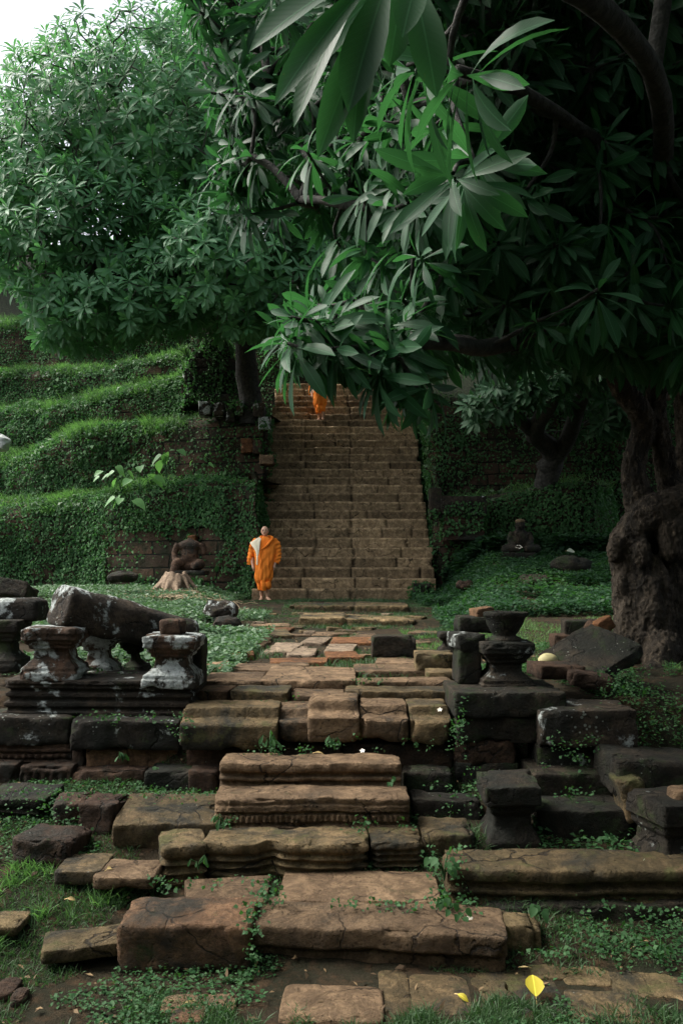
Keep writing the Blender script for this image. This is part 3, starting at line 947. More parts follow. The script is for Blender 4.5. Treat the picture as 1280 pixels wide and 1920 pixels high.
def bowl():
    c = P(953, 1188, 6.0)
    prof = [(.0, 0), (.125, 0), (.13, .02), (.125, .035), (.09, .05), (.085, .06), (.105, .085), (.135, .14), (.15, .19), (.165, .20), (.168, .225), (.155, .232), (.13, .225), (.12, .19), (.07, .17), (0.001, .165)]
    n = 40
    V = []
    for r, z in prof:
        a = np.arange(n) / n * 2 * np.pi
        V.append(np.stack([r * np.cos(a), r * np.sin(a), np.full(n, z)], -1))
    V = np.concatenate(V)
    V = V + .006 * vnoise(V, 9, 4) + .01 * vnoise(V, 3, 1)
    o = mesh('stone_bowl', V, grid_faces(len(prof), n, True), M['dark'], loc=(c[0] - .005, 6.1, 1.415))
    tag(o, 'round footed black stone bowl on the waisted pedestal', 'stone bowl')


bowl()

# ------------------------------------------------------------------ the great staircase
stair = empty('stone_staircase', (0, 18.8, 1.2), 'wide steep flight of worn sandstone steps climbing under the trees', 'staircase')
NST, RISE, RUN, SY0, SZ0 = 27, .250, .285, 18.75, 1.20
SXL, SXR = -2.12, 2.22
for k in range(NST):
    rr = np.random.default_rng(k + 5)
    js, x = [], SXL
    while x < SXR - .5:
        x += rr.uniform(.75, 1.5)
        if x < SXR - .35: js.append(x)
    mid = (SXL + SXR) / 2
    js = [j for j in js if abs(j - .25) > .4] + [.25 + rr.uniform(-.06, .06)]
    js = sorted(j - mid for j in js)
    w = SXR - SXL + rr.uniform(-.06, .06)
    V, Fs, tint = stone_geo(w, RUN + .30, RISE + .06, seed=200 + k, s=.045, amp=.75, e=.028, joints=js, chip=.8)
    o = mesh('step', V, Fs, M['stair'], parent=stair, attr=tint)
    o.location = (mid + rr.uniform(-.03, .03), SY0 + k * RUN + (RUN + .3) / 2 - 18.8, SZ0 + k * RISE - .06 - 1.2)


# ------------------------------------------------------------------ leaf clouds
def leaves_simple(B, T, N, L, W):
    """one bent quad per leaf: base, right, tip, left"""
    S_ = norm(np.cross(T, N))
    m = B + T * (L * .45)[:, None]
    V = np.stack([B, m + S_ * (W / 2)[:, None] + N * (W * .12)[:, None], B + T * L[:, None] - N * (L * .12)[:, None], m - S_ * (W / 2)[:, None] + N * (W * .12)[:, None]], 1)
    n = len(B)
    return V.reshape(-1, 3), np.arange(n * 4).reshape(n, 4)


def leaves_detail(B, T, N, L, W, seg=6, droop=None, fold=.18, wp=None):
    n = len(B)
    S_ = norm(np.cross(T, N))
    t = np.linspace(0, 1, seg + 1)
    if wp is None:                               # frangipani: widest past the middle, pointed
        wp = np.interp(t, [0, .08, .25, .5, .68, .85, .95, 1], [.06, .12, .48, .9, 1, .72, .3, .0])
    if droop is None: droop = np.full(n, .25)
    V = np.zeros((n, seg + 1, 3, 3))
    uv = np.zeros((n, seg + 1, 3, 2))
    for i, tt in enumerate(t):
        ang = droop * tt                             # turn downwards along the leaf
        c = B + T * (L * (tt - .18 * (droop * tt) ** 2))[:, None] - N * (L * .5 * droop * tt * tt)[:, None]
        hw = (W / 2 * wp[i])[:, None]
        nn = norm(N + T * ang[:, None])
        V[:, i, 0] = c - S_ * hw + nn * hw * fold * 2
        V[:, i, 1] = c
        V[:, i, 2] = c + S_ * hw + nn * hw * fold * 2
        uv[:, i, :, 0] = tt
        uv[:, i, 0, 1], uv[:, i, 2, 1] = -wp[i], wp[i]
    nv = (seg + 1) * 3
    base = grid_faces(seg + 1, 3)
    Fq = (base[None] + (np.arange(n) * nv)[:, None, None]).reshape(-1, 4)
    return V.reshape(-1, 3), Fq, uv.reshape(-1, 2)


def whorls(C, A, n_leaf, L, W, seg, grav=.25, droop=(.2, .6), elev=(70, -15), r=rng, fold=.18):
    """leaf rosettes at points C with axes A"""
    C, A = np.asarray(C, float), norm(np.asarray(A, float))
    k = len(C)
    ref = np.where(np.abs(A[:, 2:3]) < .9, np.array([[0, 0, 1.0]]), np.array([[1.0, 0, 0]]))
    U = norm(np.cross(A, ref))
    Vv = np.cross(A, U)
    j = np.arange(n_leaf)
    ph = j[None] * 2.39996 + r.uniform(0, 6.28, (k, 1)) + r.normal(0, .15, (k, n_leaf))
    f = np.clip((j[None] + r.uniform(-.5, .5, (k, n_leaf))) / n_leaf, 0, 1)
    el = np.radians(elev[0] + (elev[1] - elev[0]) * f ** .8 + r.normal(0, 7, (k, n_leaf)))
    R = np.cos(ph)[..., None] * U[:, None] + np.sin(ph)[..., None] * Vv[:, None]
    T = np.cos(el)[..., None] * R + np.sin(el)[..., None] * A[:, None]
    N = -np.sin(el)[..., None] * R + np.cos(el)[..., None] * A[:, None]
    T = T + np.array([0, 0, -1.0]) * grav * (.4 + f[..., None])
    T = norm(T)
    N = norm(N - T * (N * T).sum(-1, keepdims=True))
    # turn the shiny side up where gravity has twisted a leaf over
    flip = N[..., 2] < -.25
    N = np.where(flip[..., None], -N, N)
    B = C[:, None] + A[:, None] * (-.10 * f[..., None] * (np.broadcast_to(np.asarray(L), (k,))[:, None, None] / .3)) + R * .012
    Ls = np.broadcast_to(np.asarray(L, float), (k,))[:, None] * r.uniform(.78, 1.12, (k, n_leaf)) * np.interp(f, [0, .12, .3, 1], [.45, .8, 1, 1])
    Ws = Ls * r.uniform(W[0], W[1], (k, n_leaf))
    dr = r.uniform(droop[0], droop[1], (k, n_leaf))
    q = lambda a: a.reshape(-1, *a.shape[2:])
    return leaves_detail(q(B), q(T), q(N), q(Ls), q(Ws), seg, q(dr), fold)


def grow(roots, targets, rad0=.012, power=2.3, maxr=.2, n=5, bend=.12, r=rng, sag=0.0):
    """branches from a set of limb points out to every target; returns geometry and arrival directions"""
    roots, targets = np.asarray(roots), np.asarray(targets)
    c0 = roots[0]
    droot = np.linalg.norm(targets[:, None] - roots[None], axis=-1).min(1)
    order = np.argsort(droot)
    k0 = len(roots)
    nodes = np.zeros((k0 + 2 * len(targets), 3))
    nodes[:k0] = roots
    nd = np.zeros(len(nodes))
    m_ = k0
    par, dirs = [-1] * len(roots), np.zeros_like(targets)
    idx = {}
    for i in order:
        p = targets[i]
        d = np.sqrt(((nodes[:m_] - p) ** 2).sum(1))
        j = int(np.argmin(d + .35 * nd[:m_] + np.where(d < .12, .3, 0)))
        # two points on the way
        m = nodes[j] * .5 + p * .5 + r.normal(0, bend, 3) * min(d[j], 1.5) * .5
        m[2] -= sag * d[j]
        nodes[m_], nodes[m_ + 1] = m, p
        nd[m_], nd[m_ + 1] = nd[j] + d[j] * .5, nd[j] + d[j]
        par += [j, m_]
        m_ += 2
        dirs[i] = p - m
    n_tot = m_
    cnt = np.zeros(n_tot)
    for i in range(n_tot - 1, len(roots) - 1, -1):
        if (i - len(roots)) % 2 == 1: cnt[i] += 1
        cnt[par[i]] += cnt[i]
    parts = []
    rad = np.minimum(rad0 * np.maximum(cnt, 1) ** (1 / power), maxr)
    for i in range(len(roots), n_tot, 2):
        a, m, b = nodes[par[i]], nodes[i], nodes[i + 1]
        pts = spline([a, m, b], 6)
        rr = np.linspace(min(rad[i] * 1.25, max(rad[par[i]], rad[i]) ), rad[i + 1], 6)
        parts.append(tube(pts, rr, n, caps=False))
    V, Fs = join(parts)
    return V, Fs, norm(dirs)


# ------------------------------------------------------------------ left frangipani
def left_tree():
    root = P(470, 748, 21.8)
    t = empty('frangipani_tree', root, 'huge domed frangipani with dense bright leaf rosettes on the left terraces', 'tree', 'frangipani trees')
    ell = [((320, 335), 20.8, (4.7, 4.3, 3.35)), ((340, 300), 21.0, (3.7, 3.1, 2.8)), ((540, 215), 21.8, (4.0, 3.8, 3.9)), ((540, 215), 21.8, (3.0, 2.8, 2.9)), ((110, 440), 19.6, (2.3, 2.5, 2.5)), ((190, 470), 18.6, (2.5, 2.2, 1.9)),
           ((440, 500), 18.0, (2.5, 2.0, 1.6)), ((110, 585), 18.4, (1.3, 1.2, .9)), ((590, 470), 19, (1.7, 1.6, 1.6)), ((480, 600), 18.6, (1.3, 1.0, .55)), ((230, 570), 17.8, (1.4, 1.0, .7)), ((300, 602), 19.2, (1.6, 1.2, .8)), ((430, 604), 19.6, (1.5, 1.1, .7)), ((140, 622), 18.6, (.9, .8, .55))]
    E = [(P(c[0], c[1], Y), np.array(r_)) for c, Y, r_ in ell]
    pts, nrm = [], []
    r = np.random.default_rng(5)
    for c, rr in E:
        area = 4 * np.pi * (rr[0] * rr[1] * rr[2]) ** (2 / 3)
        n = int(area * 16)
        d = norm(r.normal(0, 1, (n, 3)))
        k = r.uniform(.80, 1.03, (n, 1))
        k[: n // 4] = r.uniform(.35, .7, (n // 4, 1))
        p = c + d * rr * k * (1 + .10 * fbm(d * 2.6 + c, 2)[:, None])
        pts.append(p); nrm.append(norm(d / rr))
    p, nn = np.concatenate(pts), np.concatenate(nrm)
    deep = np.ones(len(p), bool)
    for c, rr in E:
        deep &= np.linalg.norm((p - c) / rr, axis=1) > .40
    deep &= fbm(p * .55 + 4, 2) > -.40 - .3 * (p[:, 2] > 6)
    deep &= fbm(p * .9 + 9, 2) > np.interp(to_px(p)[1], [250, 400, 560], [-.9, -.22, -.05])
    deep &= (p[:, 1] < 25.5)
    deep &= zg(p[:, 0], p[:, 1]) + .8 < p[:, 2]
    px, py = to_px(p)
    deep &= py < np.interp(px, [-100, 40, 75, 150, 230, 300, 400, 520, 620], [535, 560, 648, 664, 646, 626, 634, 622, 600])
    p, nn = p[deep], nn[deep]
    # thin out to a minimum spacing
    keep, cell = [], {}
    for i in r.permutation(len(p)):
        q = tuple(np.floor(p[i] / .36).astype(int))
        ok = True
        for a in (-1, 0, 1):
            for b in (-1, 0, 1):
                for c in (-1, 0, 1):
                    for m in cell.get((q[0] + a, q[1] + b, q[2] + c), ()):
                        if np.sum((p[m] - p[i]) ** 2) < .088: ok = False
        if ok:
            keep.append(i); cell.setdefault(q, []).append(i)
    p, nn = p[keep], nn[keep]
    trunk = spline([root - [0, 0, .7], root, P(462, 690, 21.6), P(455, 610, 21.4), P(420, 520, 21.2)], 12)
    l1 = spline([trunk[-1], P(360, 440, 21), P(280, 370, 20.8), P(220, 300, 20.6)], 9)
    l2 = spline([trunk[-2], P(450, 420, 21.4), P(450, 300, 21.5), P(420, 180, 21.5)], 9)
    l3 = spline([trunk[-4], P(540, 470, 21.2), P(590, 380, 21.2)], 6)
    l4 = spline([trunk[-3], P(330, 520, 20.2), P(220, 520, 19.4), P(150, 480, 19.2)], 9)
    l5 = spline([trunk[-5], P(450, 560, 19.6), P(430, 530, 18.6)], 6)
    tr = [tube(trunk, np.linspace(.33, .24, 12), 12)]
    for l in (l1, l2, l3, l4, l5):
        tr.append(tube(l, np.linspace(.19, .08, len(l)), 8))
    V, Fs = join(tr)
    V = V + .05 * vnoise(V, 2.0, 1) + .02 * vnoise(V, 7, 2)
    mesh('trunk', V - root, Fs, M['branch'], t)
    rootpts = np.concatenate([l1, l2, l3, l4, l5])
    V, Fs, dirs = grow(rootpts, p - nn * .10, .010, 2.6, .065, 5, .10, r)
    mesh('branches', V - root, Fs, M['twig_pale'], t)
    ax = norm(nn * .9 + dirs * .35 + np.array([0, -.10, .55]) + r.normal(0, .18, p.shape))
    far = p[:, 1] > 18.6
    V1, F1, u1 = whorls(p, ax, 16, r.uniform(.25, .36, len(p)) * np.interp(p[:, 2], [5, 9, 12], [1.12, 1.05, .95]), (.24, .33), 4, .16, (.25, .75), (68, -12), r)
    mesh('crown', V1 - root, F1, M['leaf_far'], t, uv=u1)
    print('left tree whorls', len(p))


left_tree()


# ------------------------------------------------------------------ right frangipani over the path
def right_tree():
    base = P(1236, 1240, 8.9)
    t = empty('frangipani_tree', base, 'old frangipani with thick gnarled trunk at right, its canopy hanging over the path', 'tree', 'frangipani trees')
    r = np.random.default_rng(21)
    parts = []
    def tb(pts, rad, n=14, seg=18):
        q = spline([np.append(P(*a), b) for a, b in zip(pts, rad)], seg)
        parts.append(tube(q[:, :3], q[:, 3], n))
    tb([(1262, 1262, 8.9), (1256, 1160, 8.9), (1262, 1070, 8.9), (1270, 985, 8.9), (1300, 940, 8.95)], [.54, .46, .42, .38, .28])
    tb([(1185, 1210, 8.7), (1180, 1140, 8.72), (1176, 1080, 8.75), (1172, 1030, 8.75), (1200, 985, 8.8), (1260, 958, 8.8)], [.24, .19, .17, .20, .23, .22])
    tb([(1236, 980, 8.9), (1196, 930, 8.9), (1184, 880, 8.9), (1204, 815, 8.85), (1196, 770, 8.7), (1160, 720, 8.5), (1140, 660, 8.2)], [.28, .17, .135, .13, .125, .12, .10], 12, 26)
    tb([(1270, 960, 9.0), (1254, 900, 9.0), (1240, 840, 8.95), (1228, 770, 8.8), (1240, 700, 8.6), (1262, 600, 8.2)], [.26, .145, .125, .12, .12, .10], 12, 22)
    tb([(1290, 960, 9.2), (1300, 840, 9.2), (1290, 700, 9.2)], [.3, .22, .16], 10, 12)
    tb([(1190, 1010, 8.7), (1222, 960, 8.62), (1272, 952, 8.65), (1330, 925, 8.7)], [.15, .2, .24, .22], 12, 14)
    tb([(1160, 1200, 8.5), (1175, 1225, 8.45), (1150, 1262, 8.1), (1110, 1275, 7.7)], [.16, .17, .12, .05], 10, 12)
    tb([(1240, 1200, 8.4), (1230, 1262, 8.1), (1200, 1300, 7.6), (1190, 1330, 7.2)], [.2, .17, .12, .05], 10, 12)
    for (a, b, Y, rad) in [(1152, 1030, 8.62, .12), (1165, 1100, 8.6, .12), (1205, 1040, 8.5, .14), (1260, 1010, 8.5, .2), (1225, 1140, 8.5, .17), (1190, 1185, 8.5, .16), (1180, 990, 8.7, .13)]:
        parts.append(ellipsoid(P(a, b, Y), (rad * .8, rad * .8, rad * 1.3)))
    for k in range(13):                                       # fluted roots running down the foot
        a0 = r.uniform(1150, 1290); Yk = 8.42 + abs(a0 - 1225) / 65 * .22
        tb([(a0 + r.uniform(-14, 14), 1010 + r.uniform(-20, 60), Yk + .06), (a0 + r.uniform(-10, 10), 1110, Yk), (a0 + r.uniform(-12, 12), 1185, Yk - .06), (a0 + r.uniform(-30, 30), 1268, Yk - .22)], [.05, .075, .07, .05], 8, 14)
    V, Fs = join(parts)
    o = mesh('trunk', V - base, Fs, M['bark'], t)
    m = remesh(o, .019, 2)
    tex = bpy.data.textures.new('bark_lumps', 'CLOUDS'); tex.noise_scale = .20; tex.noise_depth = 4
    d = o.modifiers.new('lumps', 'DISPLACE'); d.texture = tex; d.strength = .10; d.mid_level = .5; d.texture_coords = 'LOCAL'
    tex2 = bpy.data.textures.new('bark_ridges', 'CLOUDS'); tex2.noise_scale = .045; tex2.noise_depth = 3; tex2.noise_type = 'HARD_NOISE'
    d2 = o.modifiers.new('ridges', 'DISPLACE'); d2.texture = tex2; d2.strength = .045; d2.mid_level = .5; d2.texture_coords = 'LOCAL'
    # main limbs reaching out over the path
    L = [spline([P(1140, 660, 8.2), P(1050, 560, 7.4), P(960, 470, 6.6), P(830, 400, 5.9), P(720, 390, 5.7), P(560, 375, 6.3)], 22),
         spline([P(1262, 600, 8.2), P(1230, 420, 7.2), P(1150, 300, 6.2), P(1000, 180, 5.2), P(860, 130, 4.4)], 20),
         spline([P(1290, 700, 9.2), P(1240, 500, 9.4), P(1100, 330, 8.8), P(900, 230, 8), P(640, 120, 7.6), P(450, 90, 7.4)], 22),
         spline([P(1140, 660, 8.2), P(1010, 640, 6.8), P(900, 650, 5.6), P(780, 640, 5.0), P(700, 660, 4.9)], 16),
         spline([P(1230, 420, 7.2), P(1240, 200, 5.4), P(1150, 40, 4.2), P(1000, -40, 3.4), P(860, -60, 3.0)], 16),
         spline([P(1240, 500, 9.4), P(1270, 330, 8), P(1330, 120, 6.5)], 10),
         spline([(4.2, 9.2, 4.2), (5.2, 6.5, 5.2), (5.4, 2.0, 5.0), (4.0, -3.0, 4.4), (0, -5.2, 4.2), (-4.5, -5.0, 3.6), (-6.2, -2.5, 3.0), (-6.2, .5, 2.6)], 34)]  # last limb added out of view, to carry the foliage behind the viewer
    parts = [tube(l, np.linspace(.085, .028, len(l)), 9) for l in L]
    roots = np.concatenate(L)
    # rosettes: the ones that can be made out ...
    W = [(538, 640, 4.75, .31), (628, 590, 4.95, .33), (716, 606, 4.9, .32), (694, 704, 4.7, .30), (606, 622, 4.9, .30), (622, 652, 4.7, .28), (590, 600, 4.8, .32), (700, 668, 4.8, .31), (740, 660, 5.0, .3), (575, 610, 5.1, .3), (785, 742, 4.8, .30),
         (668, 560, 5.2, .3), (760, 560, 5.2, .32), (690, 480, 5.6, .32), (640, 470, 6.2, .3), (770, 470, 5.4, .33), (845, 330, 3.9, .36), (770, 380, 5.0, .34), 
         (760, 130, 3.6, .36), (842, 140, 3.3, .36), (885, 300, 4.2, .36), (1120, 540, 5.4, .34), (700, 250, 5.6, .34), (650, 330, 6.0, .32),
         (372, 24, 6.9, .31), (420, 60, 7.0, .31), (405, 118, 6.9, .31), (432, 152, 7.0, .3), (398, 170, 6.8, .3), (450, 220, 7.2, .3), (430, 262, 7.0, .29), (415, 300, 6.9, .3), (440, 320, 6.8, .3), (395, 330, 7.0, .28),
         (470, 350, 6.9, .3), (430, 372, 6.8, .3), (510, 395, 6.9, .29), (455, 398, 6.8, .3), (590, 388, 6.8, .27), (545, 330, 7.2, .3), (500, 150, 7.2, .3), (560, 90, 6.8, .31), (480, 30, 6.8, .3), (540, 220, 7.3, .3), (600, 300, 7.2, .29)]
    C = np.array([P(a, b, Y) for a, b, Y, _ in W]); LL = [w[3] * 1.12 for w in W]
    # ... and the mass of the canopy behind and above them
    poly = np.array([(345, -60), (370, 60), (390, 180), (420, 300), (400, 350), (470, 400), (600, 400), (680, 440), (700, 520), (760, 640), (840, 660), (900, 680), (1060, 650), (1300, 690), (1420, 650), (1420, -400), (345, -400)], float)
    def inside(x, y):
        c = np.zeros(len(x), bool)
        for i in range(len(poly)):
            (x1, y1), (x2, y2) = poly[i], poly[i - 1]
            c ^= ((y1 > y) != (y2 > y)) & (x < (x2 - x1) * (y - y1) / (y2 - y1 + 1e-9) + x1)
        return c
    n = 5200
    px, py = r.uniform(340, 1420, n), r.uniform(-400, 690, n)
    ok = inside(px, py)
    dens = np.interp(px, [340, 600, 760, 950], [.15, .14, .42, .95])
    ok &= r.uniform(0, 1, n) < dens
    px, py = px[ok], py[ok]
    lo = np.interp(px, [340, 640, 800, 900, 1280], [6.6, 5.4, 4.6, 5.4, 6.0])
    hi = np.interp(px, [340, 640, 860, 1280], [8.2, 9.0, 10.5, 11.0])
    Y = lo + (hi - lo) * r.uniform(0, 1, len(px)) ** .8
    C2 = np.stack([(px - CX) / F * Y, Y, H - (py - HZ) / F * Y], -1)
    C2 = C2[C2[:, 2] > 2.6]
    # unseen canopy over and behind the viewer, added to keep the foreground dim
    n = 900
    C3 = np.stack([r.uniform(-1.8, 7.5, n), r.uniform(-6, 4.2, n), r.uniform(4.0, 6.6, n)], -1)
    C3 = C3[(C3[:, 2] > 3.4 + .95 * np.maximum(C3[:, 1], 0)) & (C3[:, 0] > -1.2 + .25 * np.abs(C3[:, 1]))]
    n = 420                                                # unseen foliage added low on the right, beside and behind the viewer, for shade
    C4 = np.stack([r.uniform(3.0, 8.0, n), r.uniform(-6, 5.0, n), r.uniform(.8, 5.0, n)], -1)
    C4 = C4[C4[:, 0] > .62 * np.maximum(C4[:, 1], 0) + 2.2]
    n = 1500                                               # upper crown layer, added to shut out light from the sky
    C6 = np.stack([r.uniform(-.6, 9.5, n), r.uniform(-1, 12, n), r.uniform(6.6, 9.6, n)], -1)
    C6 = C6[C6[:, 0] > -.6 + .35 * np.maximum(C6[:, 1] - 3, 0)]
    n = 500
    n = 1300
    C8 = np.stack([r.uniform(2.0, 12, n), r.uniform(10.5, 18.5, n), r.uniform(5.6, 10, n)], -1)  # more crown added above the right bank to darken it
    C6 = np.concatenate([C6, C8[C8[:, 0] > 1.2 + .12 * C8[:, 1]]])
    n = 1150                                               # unseen foliage mass added behind the viewer to darken the stone fronts
    C7 = np.stack([r.uniform(-7, 5.0, n), r.uniform(-8, -3.2, n), r.uniform(.1, 6.2, n)], -1)
    n = 700                                                # unseen foliage added left of the viewer to block low sky light
    C9 = np.stack([r.uniform(-9, -3.6, n), r.uniform(-5, 2.6, n), r.uniform(.2, 4.4, n)], -1)
    C7 = np.concatenate([C7, C9])
    k = 34                                                 # the low spray in front of the stairs
    px, py, Y5 = r.uniform(520, 780, k), r.uniform(560, 730, k), r.uniform(4.7, 6.2, k)
    ok = (py - 560 > (560 - px) * 1.2) & ~((np.abs(px - 610) < 60) & (py > 630))
    C5 = np.stack([(px - CX) / F * Y5, Y5, H - (py - HZ) / F * Y5], -1)[ok]
    C3 = np.concatenate([C3, C4, C6, C7, C5])
    Call = np.concatenate([C, C2, C3])
    Lall = np.concatenate([LL, r.uniform(.28, .35, len(C2)), np.concatenate([r.uniform(.34, .44, len(C3) - len(C5)), r.uniform(.30, .36, len(C5))])])
    V, Fs, dirs = grow(roots, Call, .011, 2.5, .06, 6, .14, r, sag=.04)
    parts.append((V, Fs))
    V, Fs = join(parts)
    V = V + .030 * vnoise(V, 1.8, 4) + .014 * vnoise(V, 6, 3)
    mesh('branches', V - base, Fs, M['branch'], t)
    out = norm(np.stack([-.75 - .0 * Call[:, 0], -.35 + 0 * Call[:, 0], .25 + 0 * Call[:, 0]], -1))
    ax = norm(out * .8 + dirs * .5 + r.normal(0, .30, Call.shape))
    # explicit ones look left and down towards the light
    see = np.zeros(len(Call), bool)
    see[:len(C) + len(C2)] = True
    see[-len(C5):] = True
    V, Fq, uv = whorls(Call[see], ax[see], 17, Lall[see], (.175, .24), 6, .62, (.2, .75), (62, -30), r, .13)
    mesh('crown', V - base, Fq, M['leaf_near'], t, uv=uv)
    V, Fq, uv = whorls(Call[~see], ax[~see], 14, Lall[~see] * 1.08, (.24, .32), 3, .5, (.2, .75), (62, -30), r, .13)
    mesh('canopy', V - base, Fq, M['leaf_near'], t, uv=uv)  # added foliage, mostly out of view, put in for its shade
    # the few very near leaves at the top of the view
    near = [((735, -60, 2.55), (646, 172), .14, .05), ((730, -40, 2.6), (590, 258), .11, .25), ((700, -40, 2.6), (652, 232), .105, -.1), ((720, -60, 2.5), (500, 150), .10, .3), ((700, -60, 2.55), (520, 190), .10, -.3),
            ((720, -70, 2.5), (452, 40), .11, .3), ((790, -70, 2.5), (756, 40), .10, .1), ((770, -60, 2.6), (820, 150), .12, -.2), ((725, -30, 2.65), (560, 110), .10, .5), ((760, -60, 2.7), (735, 95), .12, .2)]
    B, T, N, LL, WW = [], [], [], [], []
    for (a, b, Y), tip, w, tw in near:
        p0 = P(a, b, Y); p1 = P(tip[0], tip[1], Y - .12)
        d = p1 - p0
        B.append(p0); LL.append(np.linalg.norm(d)); d = d / LL[-1]; T.append(d)
        n_ = np.array([.25 * tw * 3, -.75, .62]); n_ = n_ - d * n_.dot(d); N.append(n_ / np.linalg.norm(n_)); WW.append(w)
    V, Fq, uv = leaves_detail(np.array(B), np.array(T), np.array(N), np.array(LL), np.array(WW), 14, np.full(len(B), .35), .16)
    mesh('leaf_spray', V - base, Fq, M['leaf_near'], t, uv=uv)
    print('right tree whorls', len(Call))


right_tree()


# ------------------------------------------------------------------ smaller frangipani behind, at right
def rear_tree(base, label, centers, spread, n, limbs, seed, mat='leaf_dim', L=(.28, .36)):
    r = np.random.default_rng(seed)
    t = empty('frangipani_tree', base, label, 'tree', 'frangipani trees')
    pts = []
    for c, s, k in zip(centers, spread, n):
        d = norm(r.normal(0, 1, (k, 3))) * r.uniform(.4, 1, (k, 1)) ** .5
        pts.append(c + d * s)
    p = np.concatenate(pts)
    p = p[p[:, 2] > zg(p[:, 0], p[:, 1]) + .5]
    parts = [tube(spline(l, 14), np.linspace(rr, rr * .45, 14), 9) for l, rr in limbs]
    V, Fs = join(parts)
    V = V + .05 * vnoise(V, 2.5, seed) + .02 * vnoise(V, 8, seed)
    roots = np.concatenate([spline(l, 14)[6:] for l, rr in limbs])
    Vb, Fb, dirs = grow(roots, p, .012, 2.5, .07, 5, .12, r)
    V, Fs = join([(V, Fs), (Vb, Fb)])
    mesh('trunk', V - base, Fs, M['branch'], t)
    ax = norm(dirs * .4 + np.array([-.15, -.5, .75]) + r.normal(0, .22, p.shape))
    V, Fq, uv = whorls(p, ax, 14, r.uniform(*L, len(p)), (.25, .33), 4, .2, (.25, .7), (65, -12), r)
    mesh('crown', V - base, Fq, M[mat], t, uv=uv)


b1 = P(1020, 912, 20.5)
rear_tree(b1, 'smaller twisted frangipani with low rosettes behind the gnarled trunk', [P(1010, 715, 15), P(945, 742, 15.2), P(905, 765, 15.4), P(1080, 690, 15.4), P(960, 640, 16.5), P(1050, 560, 17.5), P(900, 560, 17.5), P(1150, 780, 15.5)],
          [np.array([.75, .6, .35]), np.array([.6, .6, .3]), np.array([.5, .5, .3]), np.array([.6, .6, .35]), np.array([1.3, 1, .6]), np.array([2.0, 1.5, 1.2]), np.array([1.6, 1.4, 1.2]), np.array([.5, .5, .4])], [26, 16, 10, 18, 40, 80, 60, 12],
          [([b1, P(1035, 850, 20), P(1000, 810, 19), P(1030, 760, 17.6), P(1040, 690, 16.5)], .30), ([P(1020, 880, 20.3), P(1060, 830, 19.6), P(1085, 760, 18), P(1120, 700, 16.5)], .26), ([P(1020, 830, 19.5), P(960, 770, 18), P(920, 700, 16.5), P(900, 620, 17)], .18)], 31)
b2 = P(760, 700, 26.5)
rear_tree(b2, 'dark frangipani growing beside the top of the staircase', [P(700, 480, 25), P(820, 560, 25), P(640, 590, 26), P(900, 420, 26), P(640, 300, 27), P(800, 250, 28)],
          [np.array([2.0, 2, 1.6]), np.array([2.2, 2, 1.6]), np.array([2.2, 2, 1.0]), np.array([3, 2.4, 2.2]), np.array([3.4, 2.4, 2.2]), np.array([4, 2.5, 2.5])], [110, 110, 80, 160, 170, 200],
          [([b2, P(765, 640, 26.3), P(740, 560, 26), P(700, 480, 25.6)], .3), ([P(762, 660, 26.4), P(800, 560, 26), P(830, 470, 26), P(860, 380, 26.5)], .24), ([P(750, 600, 26.2), P(690, 440, 26.5), P(660, 320, 27)], .2)], 33)
b3 = P(1180, 800, 20.5)
rear_tree(b3, 'broad dark frangipani filling the hillside at right', [P(1050, 760, 20), P(1200, 640, 20), P(1100, 480, 21), P(1280, 420, 20), P(1000, 350, 22), P(1200, 200, 22), P(980, 700, 22)],
          [np.array([1.6, 1.4, .9]), np.array([2.2, 2, 1.5]), np.array([3, 2.2, 2]), np.array([3, 2.4, 2.4]), np.array([3, 2.4, 2.2]), np.array([4, 2.5, 2.8]), np.array([1.6, 1.4, 1])], [40, 70, 120, 120, 130, 160, 40],
          [([b3, P(1185, 700, 20.3), P(1150, 600, 20.4), P(1100, 480, 21)], .3), ([P(1184, 730, 20.4), P(1230, 600, 20.3), P(1260, 430, 20.4)], .25), ([P(1160, 620, 20.4), P(1040, 480, 21.5), P(1000, 350, 22)], .2)], 35)


# ------------------------------------------------------------------ terrace walls with ivy
def sample(V, Fq, n, r):
    a, b, c, d = (V[Fq[:, i]] for i in range(4))
    n1 = np.cross(c - a, d - b)
    ar = np.linalg.norm(n1, axis=1)
    i = r.choice(len(Fq), n, p=ar / ar.sum())
    u, v = r.uniform(0, 1, (2, n, 1))
    p = (a[i] * (1 - u) + b[i] * u) * (1 - v) + (d[i] * (1 - u) + c[i] * u) * v
    return p, norm(n1[i])


def ivy_leaves(p, nn, r, size=(.05, .10)):
    n = len(p)
    out = norm(nn + r.normal(0, .45, (n, 3)) + np.array([0, 0, .25]))
    T = norm(np.array([0, 0, -1.0]) * .9 + r.normal(0, .6, (n, 3)) + nn * .35)
    N = norm(out - T * (out * T).sum(-1, keepdims=True))
    L = r.uniform(*size, n)
    return leaves_simple(p + nn * r.uniform(.0, .07, (n, 1)), T, N, L, L * r.uniform(.6, .9, n))


